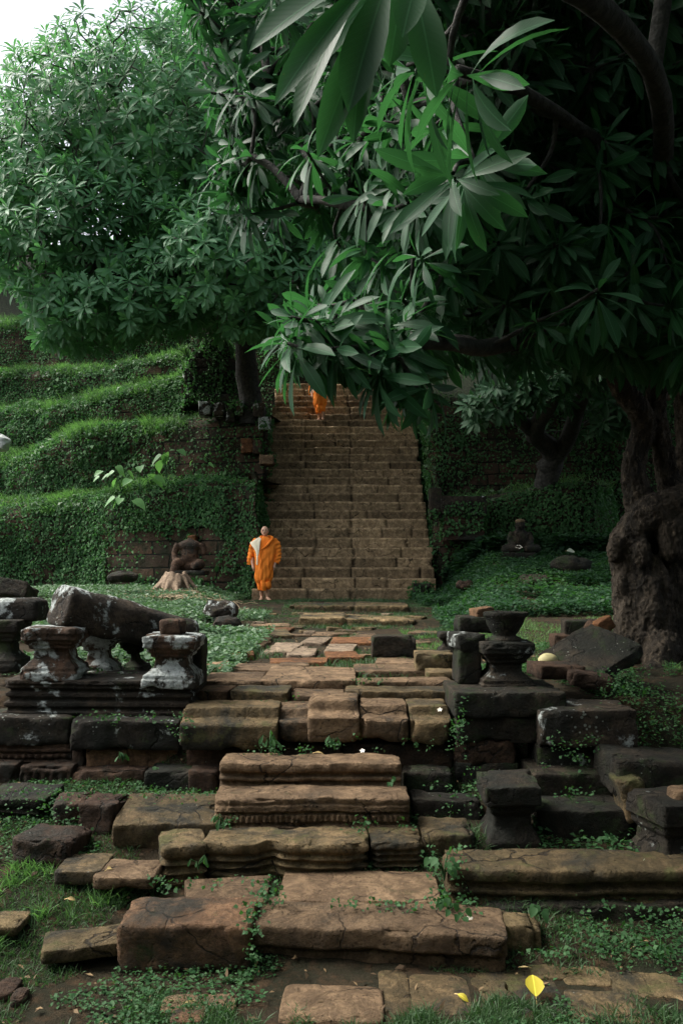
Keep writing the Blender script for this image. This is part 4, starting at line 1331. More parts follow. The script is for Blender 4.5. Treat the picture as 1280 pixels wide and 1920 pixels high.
def blades(p, r, h=(.08, .2), w=(.008, .016), lean=.5, bias=(0, 0)):
    n = len(p)
    L = r.uniform(*h, n) * np.clip(1 + 1.0 * fbm(p * 2.0 + 3, 3), .25, 1.9)
    T = norm(np.stack([r.normal(bias[0], lean, n), r.normal(bias[1], lean, n), np.ones(n)], -1))
    N = norm(np.stack([r.normal(0, 1, n), r.normal(-.6, .8, n), .5 * np.ones(n)], -1))
    N = norm(N - T * (N * T).sum(-1, keepdims=True))
    W = r.uniform(*w, n)
    S_ = np.cross(T, N)
    m = p + T * (L * .55)[:, None]
    e = p + T * L[:, None] * .95 + (T * np.array([1, 1, 0]) * 1.0 - np.array([0, 0, .25])) * (L * .30)[:, None]
    V = np.stack([p - S_ * (W / 2)[:, None], p + S_ * (W / 2)[:, None], m + S_ * (W * .4)[:, None], m - S_ * (W * .4)[:, None], e], 1).reshape(-1, 3)
    b = np.arange(n)[:, None] * 5
    return V, [b + np.array([[0, 1, 2, 3]]), b + np.array([[3, 2, 4]])]


GRASS = []          # lip points for the terrace grass


def terrace(pts, zb, label, back=3.0, ivy=260, bare=(), grass=900, seed=0, lip=(1.0, .52), gmask=None):
    """pts: (X, Y, ztop) along the wall, left to right; a battered face, a rounded grassy lip and a flat top"""
    r = np.random.default_rng(seed + 400)
    q = np.asarray(pts, float)
    d = np.concatenate([[0], np.cumsum(np.linalg.norm(np.diff(q[:, :2], axis=0), axis=1))])
    nu = int(d[-1] / .16)
    u = np.linspace(0, d[-1], nu)
    X, Y, Zt = (np.interp(u, d, q[:, i]) for i in range(3))
    tang = norm(np.stack([np.gradient(X), np.gradient(Y), 0 * X], -1))
    for _ in range(3):
        tang = norm(np.concatenate([tang[:1], tang[:-2] + tang[1:-1] * 2 + tang[2:], tang[-1:]]))
    nin = np.stack([-tang[:, 1], tang[:, 0], 0 * X], -1)      # into the hill
    kin = np.where(np.abs(tang[:, 1:2]) > .6, .10, 1.0)
    kin = np.minimum(kin, np.minimum(np.roll(kin, 1, 0), np.roll(kin, -1, 0)))
    rows = []
    nv = 22
    for k in range(nv):
        s = k / (nv - 1)
        rows.append(np.stack([X, Y, zb + (Zt - lip[1] - zb) * s], -1) + nin * (.16 * s))
    for k in range(1, 7):
        s = k / 6
        rows.append(np.stack([X, Y, Zt - lip[1] + lip[1] * math.sin(s * 1.57)], -1) + nin * (.16 + kin * (lip[0] * (1 - math.cos(s * 1.57)) + .1 * s)))
    rows.append(np.stack([X, Y, Zt + .03], -1) + nin * kin * (lip[0] + .3 + back * .4))
    rows.append(np.stack([X, Y, Zt + .05], -1) + nin * kin * (lip[0] + .3 + back))
    V = np.stack(rows, 1).reshape(-1, 3)
    V = V + .20 * vnoise(V, .55, seed, 2) + .10 * vnoise(V, 1.6, seed + 7, 2) + .05 * vnoise(V, 4, seed + 3, 2)
    nr = len(rows)
    Fq = grid_faces(nu, nr)[:, ::-1]
    c0 = q.mean(0) * [1, 1, 0] + [0, 0, zb]
    t = empty('terrace_wall', c0, label, 'retaining wall', 'ivied terrace walls')
    mesh('masonry', V - c0, Fq, M['wall'], t)
    vrow = np.arange(len(Fq)) % (nr - 1)
    Ff = Fq[vrow < nv + 3]
    a, b_, c_, d_ = (V[Ff[:, i]] for i in range(4))
    area = .5 * np.linalg.norm(np.cross(c_ - a, d_ - b_), axis=1).sum()
    n = int(area * ivy * 2.5)
    p, nn = sample(V, Ff, n, r)
    nn = np.where((nn[:, 1:2] > .2) & (np.abs(nn[:, 0:1]) < .5), -nn, nn)
    px, py = to_px(p)
    dens = np.clip(.82 + 1.3 * fbm(p * .9 + seed, 3), .08, 1)
    for (x0, y0, x1, y1, k) in bare:
        pxw, pyw = px + 70 * fbm(p * 1.4 + 2, 3), py + 50 * fbm(p * 1.4 + 8, 3)
        dens = np.where((pxw > x0) & (pxw < x1) & (pyw > y0) & (pyw < y1), dens * k, dens)
    ok = (r.uniform(0, 1, n) < dens) & (px > -60) & (px < 1340)
    # thicker clumps bulge off the wall
    bul = .22 * np.clip(fbm(p * 1.3 + 5, 3) + .1, 0, 1)
    Vl, Fl = ivy_leaves((p + nn * bul[:, None])[ok], nn[ok], r)
    kk = np.nonzero(ok & (fbm(p * .7 + 40, 2) > .1))[0][::34]
    V2, F2 = ivy_leaves((p + nn * (bul[:, None] + .04))[kk], nn[kk], r, (.10, .19))
    Fl = np.concatenate([Fl, F2 + len(Vl)]); Vl = np.concatenate([Vl, V2])
    mesh('ivy', Vl - c0, Fl, M['ivy'], t, smooth=False)
    Fg = Fq[(vrow >= nv - 1) & (vrow < nr - 1)]
    a, b_, c_, d_ = (V[Fg[:, i]] for i in range(4))
    n = int(.5 * np.linalg.norm(np.cross(c_ - a, d_ - b_), axis=1).sum() * grass)
    if n > 10:
        p, nn = sample(V, Fg, n, r)
        px, py = to_px(p)
        ok = (px > -80) & (px < 1340)
        if gmask is not None: ok &= r.uniform(0, 1, n) < gmask(px, py)
        ok &= r.uniform(0, 1, n) < np.clip(.66 + 1.9 * fbm(p * 1.7 + seed, 3), .05, 1)
        GRASS.append(p[ok])
    return V, Fq


def wl(ctrl, ret=()):
    """pixel control points (px, row of the top, distance) to world, plus return points in metres"""
    return [(XZ(a, Y), Y, ZZ(b, Y)) for a, b, Y in ctrl] + list(ret)


terrace(wl([(-420, 930, 23), (0, 938, 21.4), (150, 925, 20.9), (215, 905, 20.2), (330, 892, 19.6), (420, 888, 19.2), (470, 885, 19.0), (492, 880, 18.95)], [(-1.98, 19.3, 4.2), (-2.0, 21.6, 4.3)]), 1.0,
        'lowest ivied terrace wall left of the staircase, bare laterite blocks behind the headless statue', 2.4, 360, [(212, 985, 415, 1095, .10), (300, 985, 460, 1090, .5)], 700, 1, gmask=lambda px, py: np.interp(px, [0, 300, 350, 400], [1, 1, .2, .0]))
terrace(wl([(-420, 850, 25.5), (0, 845, 24), (75, 815, 23.4), (140, 798, 23), (320, 785, 22.2), (390, 758, 21.8), (440, 755, 21.6), (496, 757, 21.4)], [(-2.0, 21.9, 6.45), (-2.05, 24.2, 6.6)]), 3.2,
        'second terrace wall left of the stairs, white lichened blocks along its right end', 2.4, 330, [(310, 770, 520, 900, .22)], 700, 2, gmask=lambda px, py: np.interp(px, [0, 300, 360, 400], [1, 1, .3, .0]))
terrace(wl([(-420, 760, 28), (0, 757, 26.6), (160, 735, 25.6), (205, 715, 25.2), (340, 698, 24.6), (352, 690, 24.5)], [(XZ(352, 24.5), 27, 8.1)]), 5.2,
        'third terrace wall, a smooth dark hedge of ivy under the domed tree', 2.6, 330, (), 800, 3)
terrace(wl([(-420, 690, 30), (0, 690, 28.8), (200, 678, 28), (206, 662, 27.9), (352, 656, 27.2)], [(XZ(352, 27.2), 30, 9.4)]), 7.0,
        'fourth terrace wall partly behind the low boughs of the domed tree', 2.8, 260, (), 800, 4)
terrace(wl([(-420, 580, 33), (-100, 580, 32.4), (40, 578, 32), (110, 565, 31.6), (420, 545, 31)]), 8.6, 'topmost grassy terrace bank at the far left edge', 5, 200, (), 800, 5, lip=(1.6, .9))
terrace(wl([(350, 600, 28.6), (430, 575, 28.2), (520, 560, 27.8), (640, 560, 27.6), (780, 555, 27.6)]), 6.0, 'dark ivied bank behind the ruined gate at the head of the stairs', 3, 150, (), 60, 8, lip=(.4, .3))
# right of the stairs
terrace([(2.22, 24.0, 5.0), (2.24, 21.2, 4.5), (2.28, 20.2, 3.6), (2.5, 19.9, 3.55), (XZ(850, 19.9), 19.9, 3.6), (XZ(930, 19.9), 19.9, 3.75), (XZ(1000, 20), 20, 3.9), (XZ(1095, 19.8), 19.8, 4.05), (XZ(1130, 19.9), 19.9, 4.05), (XZ(1150, 22), 22, 4.0), (XZ(1180, 27), 27, 4.0)], 1.2,
        'ivied terrace wall right of the staircase with a clean hedge like corner', 2.2, 330, [(805, 960, 870, 1060, .4)], 120, 6, lip=(.25, .15))
terrace([(2.3, 27, 8.5), (2.35, 23.0, 7.0), (2.6, 22.6, 6.8), (XZ(900, 22.6), 22.6, 6.9), (XZ(1050, 22.6), 22.6, 6.9), (XZ(1300, 22.6), 22.6, 7)], 3.0, 'upper shaded ivied wall right of the staircase', 3, 180, (), 80, 7, lip=(.3, .2))


def terrace_grass():
    p = np.concatenate(GRASS)
    r = np.random.default_rng(77)
    k = fbm(p * .8 + 60, 2) + r.normal(0, .25, len(p)) > .12
    V, Fs = blades(p[~k], r, (.14, .38), (.010, .020), .5, (0, -.45))
    o = mesh('grass', V, Fs, M['grass'], smooth=False)
    tag(o, 'bright long grass along the terrace edges', 'grass', kind='stuff')
    V, Fs = blades(p[k], r, (.10, .42), (.009, .018), .65, (0, -.5))
    o = mesh('grass', V, Fs, M['grass_dull'], smooth=False)
    tag(o, 'duller tussocks mixed into the grass of the terrace edges', 'grass', kind='stuff')
    q = p[r.uniform(0, 1, len(p)) < .22]
    nn = norm(np.stack([r.normal(0, .3, len(q)), r.normal(-.7, .3, len(q)), np.ones(len(q))], -1))
    V, f = ivy_leaves(q + np.array([0, 0, .06]), nn, r, (.07, .17))
    tag(mesh('weeds', V, f, M['ivy_pale'], smooth=False), 'broad leaved weeds mixed into the terrace grass', 'weeds', kind='stuff')


terrace_grass()

# ruined dark masonry between the third terrace and the stairs, and the stepped parapets
G_RU = 'dark ruined courses beside the upper stairs'
for k, (x0, x1, yt, yb, Y, D, lab) in enumerate([
        (346, 480, 738, 756, 24.2, 1.2, 'lowest dark course of the ruined gate beside the upper stairs'), (350, 478, 716, 737, 24.3, 1.2, 'second dark course of the ruined gate beside the upper stairs'), (346, 470, 690, 715, 24.3, 1.2, 'third dark course of the ruined gate beside the upper stairs'),
        (352, 440, 672, 689, 24.3, 1.0, 'fourth dark course of the ruined gate beside the upper stairs'), (362, 430, 655, 671, 24.35, .9, 'fifth dark course of the ruined gate beside the upper stairs'), (380, 428, 636, 654, 24.4, .8, 'topmost small block of the ruined gate beside the upper stairs')]):
    S('ruin_course', lab, 'stone course', x0, x1, yt, yb, Y, D, 'dark', G_RU, sink=.0, s=.08, amp=1.5)
S('parapet_block', 'ivied square block stepping down beside the right edge of the stairs', 'parapet block', 826, 912, 930, 962, 19.35, .6, 'spot', 'parapet blocks right of the stairs', s=.06, amp=1.4)
S('parapet_block', 'dark block under the ivied square one right of the stairs', 'parapet block', 832, 908, 964, 1010, 19.4, .5, 'darkbrown', 'parapet blocks right of the stairs', s=.06, amp=1.4)
S('parapet_block', 'dark block right beside the stair edge near the ivied square one', 'parapet block', 806, 828, 915, 970, 19.4, .5, 'dark', 'parapet blocks right of the stairs', s=.06)
S('parapet_block', 'low dark block at the right foot of the staircase', 'parapet block', 775, 808, 1094, 1120, 18.1, .5, 'dark', 'parapet blocks right of the stairs', s=.06, amp=1.6)
G_PL = 'blocks on the terrace wall beside the stairs'
for x0, x1, yt, yb, Y, m_, lab in [(372, 394, 752, 778, 21.55, 'white', 'leftmost white lichened block on the second wall top'), (400, 420, 754, 780, 21.5, 'lichen', 'greyish block second along the second wall top'), (424, 440, 758, 790, 21.45, 'spot', 'dark block between two white ones on the second wall top'),
                                   (443, 456, 752, 776, 21.4, 'white', 'narrow bright white block on the second wall top'), (474, 496, 756, 782, 21.3, 'lichen', 'pale block at the right corner of the second wall top'), (484, 506, 780, 806, 21.25, 'white', 'white flecked block at the wall corner beside the stairs'),
                                   (452, 474, 822, 848, 21.2, 'orange', 'orange laterite block in the ivied wall beside the stairs'), (486, 512, 852, 870, 20.6, 'worn', 'wedge shaped tan block jutting out beside the stairs'), (474, 490, 824, 850, 21.2, 'darkbrown', 'brown block right of the orange laterite one'),
                                   (352, 366, 1004, 1024, 19.2, 'orange', 'small orange block set in the bare laterite wall')]:
    S('wall_block', lab, 'wall block', x0, x1, yt, yb, Y, .5, m_, G_PL, s=.05, amp=1.4, sink=.0)


def overgrow(names, per_m2, label, seed, keep=.0, size=(.05, .11), mat='ivy'):
    r = np.random.default_rng(seed)
    vs, fs = [], []
    for o in STONES:
        if o.name.split('.')[0] not in names: continue
        me = o.data
        V = np.empty(len(me.vertices) * 3, np.float32); me.vertices.foreach_get('co', V)
        mw = np.array(Matrix.Translation(o.location) @ o.rotation_euler.to_matrix().to_4x4())
        V = V.reshape(-1, 3) @ mw[:3, :3].T + mw[:3, 3]
        Fq = np.array([p.vertices[:] for p in me.polygons if len(p.vertices) == 4])
        a, b_, c_, d_ = (V[Fq[:, i]] for i in range(4))
        n = int(.5 * np.linalg.norm(np.cross(c_ - a, d_ - b_), axis=1).sum() * per_m2)
        p, nn = sample(V, Fq, n, r)
        nn = np.where(((p - V.mean(0)) * nn).sum(1)[:, None] < 0, -nn, nn)
        ok = (fbm(p * 1.6 + seed, 3) > keep) & (nn[:, 1] < .5)
        v, f = ivy_leaves(p[ok], nn[ok], r, size)
        fs.append(f + sum(len(x) for x in vs)); vs.append(v)
    tag(mesh('creepers', np.concatenate(vs), np.concatenate(fs), M[mat], smooth=False), label, 'creepers', kind='stuff')


overgrow(('ruin_course', 'parapet_block'), 420, 'small leaved creepers growing over the old blocks beside the stairs', 300, -.08)
overgrow(('wall_block',), 300, 'thin creepers straggling over the lichened blocks of the second wall', 301, .12)

# ------------------------------------------------------------------ ground cover
def ground_cover():
    r = np.random.default_rng(90)
    # (polygon rectangle in metres) x0,x1,y0,y1, count, blade/leaf, mat
    def put(name, label, regs, mat, kind, hh, ww, thr, seed, lean=.6, hmax=None):
        P_ = []
        for x0, x1, y0, y1, n in regs:
            x, y = r.uniform(x0, x1, n), r.uniform(y0, y1, n)
            q = np.stack([x, y, 0 * x], -1)
            ok = fbm(q * 1.3 + seed, 3) + .25 * fbm(q * 6 + seed, 2) > thr
            x, y = x[ok], y[ok]
            px = CX + x / y * F
            ok = (px > -60) & (px < 1340)
            x, y = x[ok], y[ok]
            nm = (hh[1] < .05) | ~((np.abs(x + 1.70) < .55) & (y > 14.8) & (y < 18.8))
            x, y = x[nm], y[nm]
            P_.append(np.stack([x, y, zg(x, y) - .005], -1))
        p = np.concatenate(P_)
        if kind == 'blade':
            V, Fs = blades(p, r, hh, ww, lean)
        else:
            n = len(p)
            T = norm(np.stack([r.normal(0, 1, n), r.normal(0, 1, n), r.uniform(-.2, .5, n)], -1))
            N = norm(np.stack([r.normal(0, .4, n), r.normal(-.2, .4, n), np.ones(n)], -1))
            N = norm(N - T * (N * T).sum(-1, keepdims=True))
            L = r.uniform(*hh, n)
            V, f = leaves_simple(p + np.stack([0 * L, 0 * L, r.uniform(.005, ww[1], n)], -1), T, N, L, L * r.uniform(.5, .85, n))
            Fs = [f]
        o = mesh(name, V, Fs, M[mat], smooth=False)
        tag(o, label, name.replace('_', ' '), kind='stuff')
    put('grass', 'short grass between the paving and around the front stones', [(-2.4, 1.6, 3.1, 5.9, 60000), (-1.2, .9, 3.2, 3.95, 16000)], 'grass_dull', 'blade', (.02, .07), (.003, .007), -.12, 1)
    put('weeds', 'low creeping weeds over the front soil', [(-2.4, 2.4, 3.1, 6.2, 60000)], 'weed', 'leaf', (.009, .030), (0, .045), .07, 5)
    put('grass', 'lush bright grass tuft area at the lower left edge', [(-1.95, -1.2, 3.9, 4.75, 5000)], 'grass', 'blade', (.03, .11), (.003, .007), -.1, 3)
    put('weeds', 'pale creeping weeds over the mound before the left wall', [(-7, -1.3, 9, 20, 90000), (-3.2, -1.0, 7.2, 12, 20000)], 'ivy_pale', 'leaf', (.03, .08), (0, .12), -.25, 7)
    put('grass', 'bright lawn beside the path', [(-2.6, -1.25, 7.4, 11, 11000), (.9, 4.6, 7.6, 12.5, 17000)], 'grass', 'blade', (.03, .09), (.004, .008), -.05, 9)
    put('grass', 'thin grass growing over the path slabs and low steps', [(-1.6, 2.3, 7.2, 18.6, 42000)], 'grass_dull', 'blade', (.03, .10), (.005, .010), -.02, 12)
    put('grass', 'very short trodden grass at the foot of the stairs', [(-2.6, 2.2, 13.4, 18.7, 30000)], 'grass_dull', 'blade', (.015, .045), (.005, .009), -.02, 22)
    put('weeds', 'dim creepers covering the bank right of the staircase', [(1.6, 8, 12, 20.2, 80000)], 'leaf_dim', 'leaf', (.03, .10), (0, .20), -.22, 14)
    put('weeds', 'brighter sprigs among the dim creepers of the right bank', [(1.6, 8, 12, 20.2, 30000)], 'weed', 'leaf', (.03, .08), (0, .22), .05, 15)
    put('undergrowth', 'tangled dark undergrowth around the smaller twisted tree', [(2.4, 8.5, 19.0, 20.2, 16000)], 'leaf_dim', 'leaf', (.06, .20), (0, .55), -.12, 18)
    put('weeds', 'dark creepers among the right hand stones', [(1.2, 4.6, 4.4, 9.5, 45000)], 'weed', 'leaf', (.014, .045), (0, .09), .05, 17)


ground_cover()


def litter():
    r = np.random.default_rng(93)
    n = 2600
    x, y = r.uniform(-2.6, 2.6, n), r.uniform(3.1, 11, n)
    p = np.stack([x, y, zg(x, y) + r.uniform(.004, .03, n)], -1)
    T = norm(np.stack([r.normal(0, 1, n), r.normal(0, 1, n), r.normal(0, .25, n)], -1))
    N = norm(np.stack([r.normal(0, .5, n), r.normal(-.2, .5, n), np.ones(n)], -1))
    N = norm(N - T * (N * T).sum(-1, keepdims=True))
    L = r.uniform(.015, .06, n)
    V, f = leaves_simple(p, T, N, L, L * r.uniform(.15, .5, n))
    t = NT('leaf_litter')
    g = t.n('ShaderNodeNewGeometry')
    m = t.done(t.pbr(t.mix(g.outputs['Random Per Island'], (.045, .028, .016), (.22, .15, .075)), .8))
    tag(mesh('leaf_litter', V, f, m, smooth=False), 'brown dead leaves and twigs strewn on the ground', 'leaf litter', kind='stuff')


litter()


def crevice_weeds():
    """little leaves growing out of joints: px box, distance range"""
    r = np.random.default_rng(95)
    boxes = [(0, 1478, 140, 1560, 5.0, 5.5, 900), (90, 1480, 400, 1506, 5.2, 5.6, 900), (120, 1342, 330, 1352, 5.75, 5.8, 260), (140, 1250, 250, 1262, 6.3, 6.4, 160), (440, 1396, 540, 1420, 5.5, 5.6, 130),
             (798, 1590, 880, 1720, 4.3, 4.7, 700), (1040, 1700, 1280, 1790, 4.0, 4.3, 900), (460, 1690, 485, 1800, 3.85, 4.0, 300), (470, 1650, 530, 1700, 4.2, 4.3, 200), (845, 1300, 870, 1420, 5.55, 5.65, 300), (1010, 1380, 1120, 1470, 5.4, 5.55, 350),
             (1010, 1480, 1120, 1530, 5.2, 5.4, 350), (860, 1440, 930, 1510, 5.2, 5.4, 240), (400, 1536, 440, 1560, 4.95, 5.0, 90), (1120, 1250, 1280, 1420, 5.6, 6.3, 1300), (330, 1330, 360, 1390, 5.6, 5.7, 160), (560, 1386, 850, 1410, 5.55, 5.65, 200),
             (650, 1540, 780, 1560, 4.8, 4.95, 130), (800, 1470, 900, 1530, 5.2, 5.35, 250), (100, 1500, 150, 1560, 4.95, 5.05, 150), (280, 1640, 520, 1668, 4.35, 4.5, 300), (620, 1690, 900, 1712, 4.15, 4.28, 500), (960, 1780, 1280, 1800, 3.9, 4.05, 300), (660, 1262, 720, 1290, 6.5, 6.6, 160), (540, 1300, 560, 1330, 6.15, 6.2, 60), (480, 1316, 650, 1334, 6.0, 6.1, 160)]
    Vs = []
    B, T, N, L = [], [], [], []
    for x0, y0, x1, y1, Ya, Yb, n in boxes:
        k = max(4, n // 14)
        cx, cy = r.uniform(x0, x1, k), r.uniform(y0, y1, k)
        n = int(n * .5)
        i = r.integers(0, k, n)
        Y = r.uniform(Ya, Yb, n)
        px, py = cx[i] + r.normal(0, 7, n), cy[i] + r.normal(0, 5, n)
        B.append(np.stack([(px - CX) / F * Y, Y, H - (py - HZ) / F * Y], -1))
    B = np.concatenate(B)
    B[:, 2] = np.maximum(B[:, 2], zg(B[:, 0], B[:, 1]))
    n = len(B)
    T = norm(np.stack([r.normal(0, .7, n), r.normal(-.5, .5, n), r.normal(.2, .5, n)], -1))
    N = norm(np.stack([r.normal(0, .4, n), r.normal(-.5, .4, n), np.ones(n)], -1))
    N = norm(N - T * (N * T).sum(-1, keepdims=True))
    L = r.uniform(.010, .032, n)
    V, f = leaves_simple(B, T, N, L, L * r.uniform(.55, .9, n))
    o = mesh('weeds', V, f, M['weed'], smooth=False)
    tag(o, 'small leafy weeds growing from the joints of the stones', 'weeds', kind='stuff')


crevice_weeds()


def leafy_plant(px, py, Y, h, n, L, label, mat='weed', cat='plant', wide=.55, name='weed_plant', grp=None, heart=False, seed=0):
    r = np.random.default_rng(seed + 700)
    b = P(px, py, Y)
    t = empty(name, b, label, cat, grp)
    st, B, T, N, LL = [], [], [], [], []
    for i in range(n):
        a = r.uniform(0, 6.28)
        hh = h * r.uniform(.45, 1)
        tip = np.array([math.cos(a) * h * wide * r.uniform(.3, 1), math.sin(a) * h * wide * r.uniform(.3, 1), hh])
        st.append(tube(spline([np.zeros(3), tip * [.25, .25, .6], tip], 6), np.linspace(.006, .003, 6) * (h / .25) ** .5, 5))
        d = norm(tip * [1, 1, .0] + np.array([r.normal(0, .02), -.03, -.05]) + np.array([0, 0, -.45 * np.linalg.norm(tip[:2])]))
        nn = norm(np.array([r.normal(0, .25), -.55, .9]))
        nn = norm(nn - d * nn.dot(d))
        B.append(tip - d * (.12 * L if heart else 0)); T.append(d); N.append(nn); LL.append(L * r.uniform(.7, 1.1))
    V, Fs = join(st)
    mesh('stems', V, Fs, M['weed'], t)
    wp = None
    seg = 8
    if heart:
        wp = np.interp(np.linspace(0, 1, seg + 1), [0, .05, .15, .3, .5, .75, .92, 1], [.45, .75, .98, 1, .85, .5, .18, 0])
    LL = np.array(LL)
    V, f, uv = leaves_detail(np.array(B), np.array(T), np.array(N), LL, LL * (.72 if heart else .36), seg, np.full(len(B), .35), .12, wp)
    mesh('leaves', V, f, M[mat], t, uv=uv)
    return t


for k, (x, y, Y, h, n, L, lab) in enumerate([
        (262, 930, 19.55, .75, 6, .42, 'bright broad leaved taro in the middle of the lowest terrace top'), (312, 900, 19.4, .7, 5, .40, 'broad leaved taro highest on the lowest terrace, nearest the stairs'), (228, 925, 19.8, .6, 5, .34, 'small broad leaved taro left of the bright middle one'),
        (232, 975, 19.6, .6, 4, .40, 'taro hanging low over the front of the lowest terrace wall'), (372, 895, 19.1, .45, 2, .22, 'tiny two leaved taro on the wall top beside the stairs'), (205, 915, 20.2, .55, 5, .3, 'leftmost pale taro among the terrace grass')]):
    leafy_plant(x, y, Y, h, n, L, lab, 'taro', 'plant', .7, 'taro_plant', 'taro plants on the lowest terrace', True, k)
for k, (x, y, Y, h, n, L, lab, ht) in enumerate([
        (506, 1406, 5.56, .13, 9, .085, 'lance leaved seedling under the short reddish step stone', False), (622, 1400, 5.6, .08, 5, .06, 'tiny seedling in the dark below the raised step stone', False), (292, 1452, 5.7, .06, 3, .05, 'heart leaved sprig below the red brown rough blocks', True),
        (230, 1428, 5.7, .09, 8, .05, 'fern like sprig between the two red brown blocks', False), (420, 1552, 4.9, .09, 7, .06, 'small weed at the left foot of the beaded beam', False), (1012, 1724, 4.2, .07, 5, .06, 'heart leaved seedling right of the small hollowed block', True),
        (832, 1650, 4.45, .16, 10, .06, 'leafy weed at the left end of the very long right beam', True), (1238, 1800, 4.0, .10, 9, .05, 'weed tuft by the eroded paving at the right edge', False), (372, 1630, 4.55, .1, 6, .05, 'weed between the two left curved moulding stones', False),
        (840, 1710, 4.2, .08, 7, .05, 'small weed behind the right end of the lowest step beam', True), (735, 1475, 5.0, .06, 5, .035, 'seedling on the right end of the beaded beam', True), (860, 1740, 4.1, .09, 6, .05, 'weed beside the white flower on the lowest beam', True)]):
    leafy_plant(x, y, Y, h, n, L, lab, 'weed', 'plant', .6, 'weed_plant', None, ht, 40 + k)


# ------------------------------------------------------------------ fallen leaves, flowers, fruit
M['yellow'] = leaf_mat('yellow_leaf', (.50, .42, .03), (.55, .46, .05), (.5, .4, .03), .25, .5)
M['drytan'] = leaf_mat('dry_leaf', (.42, .31, .12), (.48, .36, .16), (.3, .2, .06), .2, .6)
M['petal'] = simple('white_petal', (.80, .78, .70), (.75, .70, .55), 20, .5, .1)
M['paleleaf'] = leaf_mat('pale_fallen_leaf', (.45, .52, .36), (.5, .55, .4), (.4, .5, .3), .2, .5)


def fallen_leaf(px, py, Y, L, rz, label, mat, tilt=20, W=.62, curl=.4, name='fallen_leaf', pitch=0):
    a, pt = math.radians(rz), math.radians(pitch)
    T = np.array([[math.cos(a) * math.cos(pt), math.sin(a) * math.cos(pt), math.sin(pt)]])
    N = norm(np.array([[0, -math.sin(math.radians(tilt)), math.cos(math.radians(tilt))]]))
    N = norm(N - T * (N * T).sum())
    V, f, uv = leaves_detail(np.zeros((1, 3)) - T * L / 2, T, N, np.array([L]), np.array([L * W]), 8, np.array([curl]), .15,
                             np.interp(np.linspace(0, 1, 9), [0, .1, .35, .6, .85, 1], [.08, .45, 1, .95, .5, 0]))
    sv, sf = tube([-T[0] * L * .5, -T[0] * L * .78 + [0, 0, -.004]], [.0022, .0016], 5)
    b = P(px, py, Y)
    o = mesh(name, V, f, M[mat], loc=b, uv=uv)
    mesh('stem', sv, sf, M['drytan'], o)
    tag(o, label, 'fallen leaf')


fallen_leaf(1001, 1846, 3.68, .12, 84, 'bright yellow leaf lying on the front paving', 'yellow', 40, .72, .2, pitch=26)
fallen_leaf(868, 1868, 3.66, .06, -40, 'curled yellow leaf left of the bigger yellow one', 'yellow', 30, .5, .9)
fallen_leaf(1212, 1614, 4.55, .055, 20, 'pale yellow leaf on the very long right beam', 'paleleaf', 30, .6, .9)
fallen_leaf(210, 1626, 4.55, .07, 60, 'curled tan leaf on the flat stone by the mossy slab', 'drytan', 30, .6, .9)
fallen_leaf(362, 1880, 3.62, .085, 12, 'long dry leaf on the broken pale stone', 'drytan', 25, .35, .5)
fallen_leaf(600, 1410, 5.4, .07, 20, 'small dry brown leaf on the moulded beam top', 'drytan', 15, .4, .6)
fallen_leaf(924, 1058, 17.6, .28, 85, 'single white leaf standing out on the dark right bank', 'paleleaf', 75, .5, .2)
fallen_leaf(1070, 1033, 18.2, .24, 25, 'pale leaf on the bank beside the small seated figure', 'paleleaf', 50, .6, .2)
fallen_leaf(980, 1812, 3.9, .05, 170, 'narrow pale dry leaf by the hollowed block', 'drytan', 20, .2, .3)
fallen_leaf(960, 1738, 4.2, .05, 170, 'thin white stalk on the hollowed block', 'petal', 20, .12, .1, 'fallen_stalk')
fallen_leaf(1105, 1806, 4.0, .09, -50, 'withered drooping twig leaf on the right paving', 'drytan', 30, .15, .5)
fallen_leaf(135, 1684, 4.35, .05, 10, 'brown dry leaf in the lower left grass', 'drytan', 30, .5, .8)


def flower(px, py, Y, size, label, seed=0):
    r = np.random.default_rng(seed)
    a = np.arange(5) / 5 * 6.283 + r.uniform(0, 1)
    T = np.stack([np.cos(a), np.sin(a), .35 + 0 * a], -1); T = norm(T)
    N = norm(np.stack([-.4 * np.cos(a), -.4 * np.sin(a), 1 + 0 * a], -1)); N = norm(N - T * (N * T).sum(-1, keepdims=True))
    V, f, uv = leaves_detail(np.zeros((5, 3)), T, N, np.full(5, size), np.full(5, size * .62), 6, np.full(5, .5), .15)
    o = mesh('frangipani_flower', V, f, M['petal'], loc=P(px, py, Y), uv=uv)
    o.rotation_euler = (math.radians(35), math.radians(r.uniform(-20, 20)), 0)
    tag(o, label, 'flower', 'fallen frangipani flowers')


flower(880, 1722, 4.1, .019, 'white flower dropped near the right end of the lowest step beam', 1)
flower(679, 1408, 5.42, .020, 'white flower fallen just behind the moulded beam', 2)
flower(824, 1331, 5.8, .021, 'white flower lying on the right end two tiered stone', 3)
flower(972, 1026, 18.1, .085, 'pale offering flower at the knees of the small seated figure', 4)


def fruit():
    V, f = ellipsoid((0, 0, 0), (.085, .07, .06), 20)
    V = V + .006 * vnoise(V, 12, 3)
    o = mesh('pale_fruit', V, f, simple('pale_husk', (.50, .46, .24), (.40, .36, .18), 12, .6), loc=P(1026, 1238, 6.9))
    tag(o, 'pale yellow round husk lying right of the waisted pedestal', 'fruit')


fruit()

# ------------------------------------------------------------------ statue, stump, boulders
def blob(name, parts, mat, parent=None, loc=(0, 0, 0), voxel=.02, smooth=2):
    V, Fs = join(parts)
    return remesh(mesh(name, V, Fs, mat, parent, loc), voxel, smooth)


def limb(pts, rad, n=12, seg=14):
    q = spline([np.append(np.asarray(p, float), r_) for p, r_ in zip(pts, rad)], seg)
    return tube(q[:, :3], q[:, 3], n)


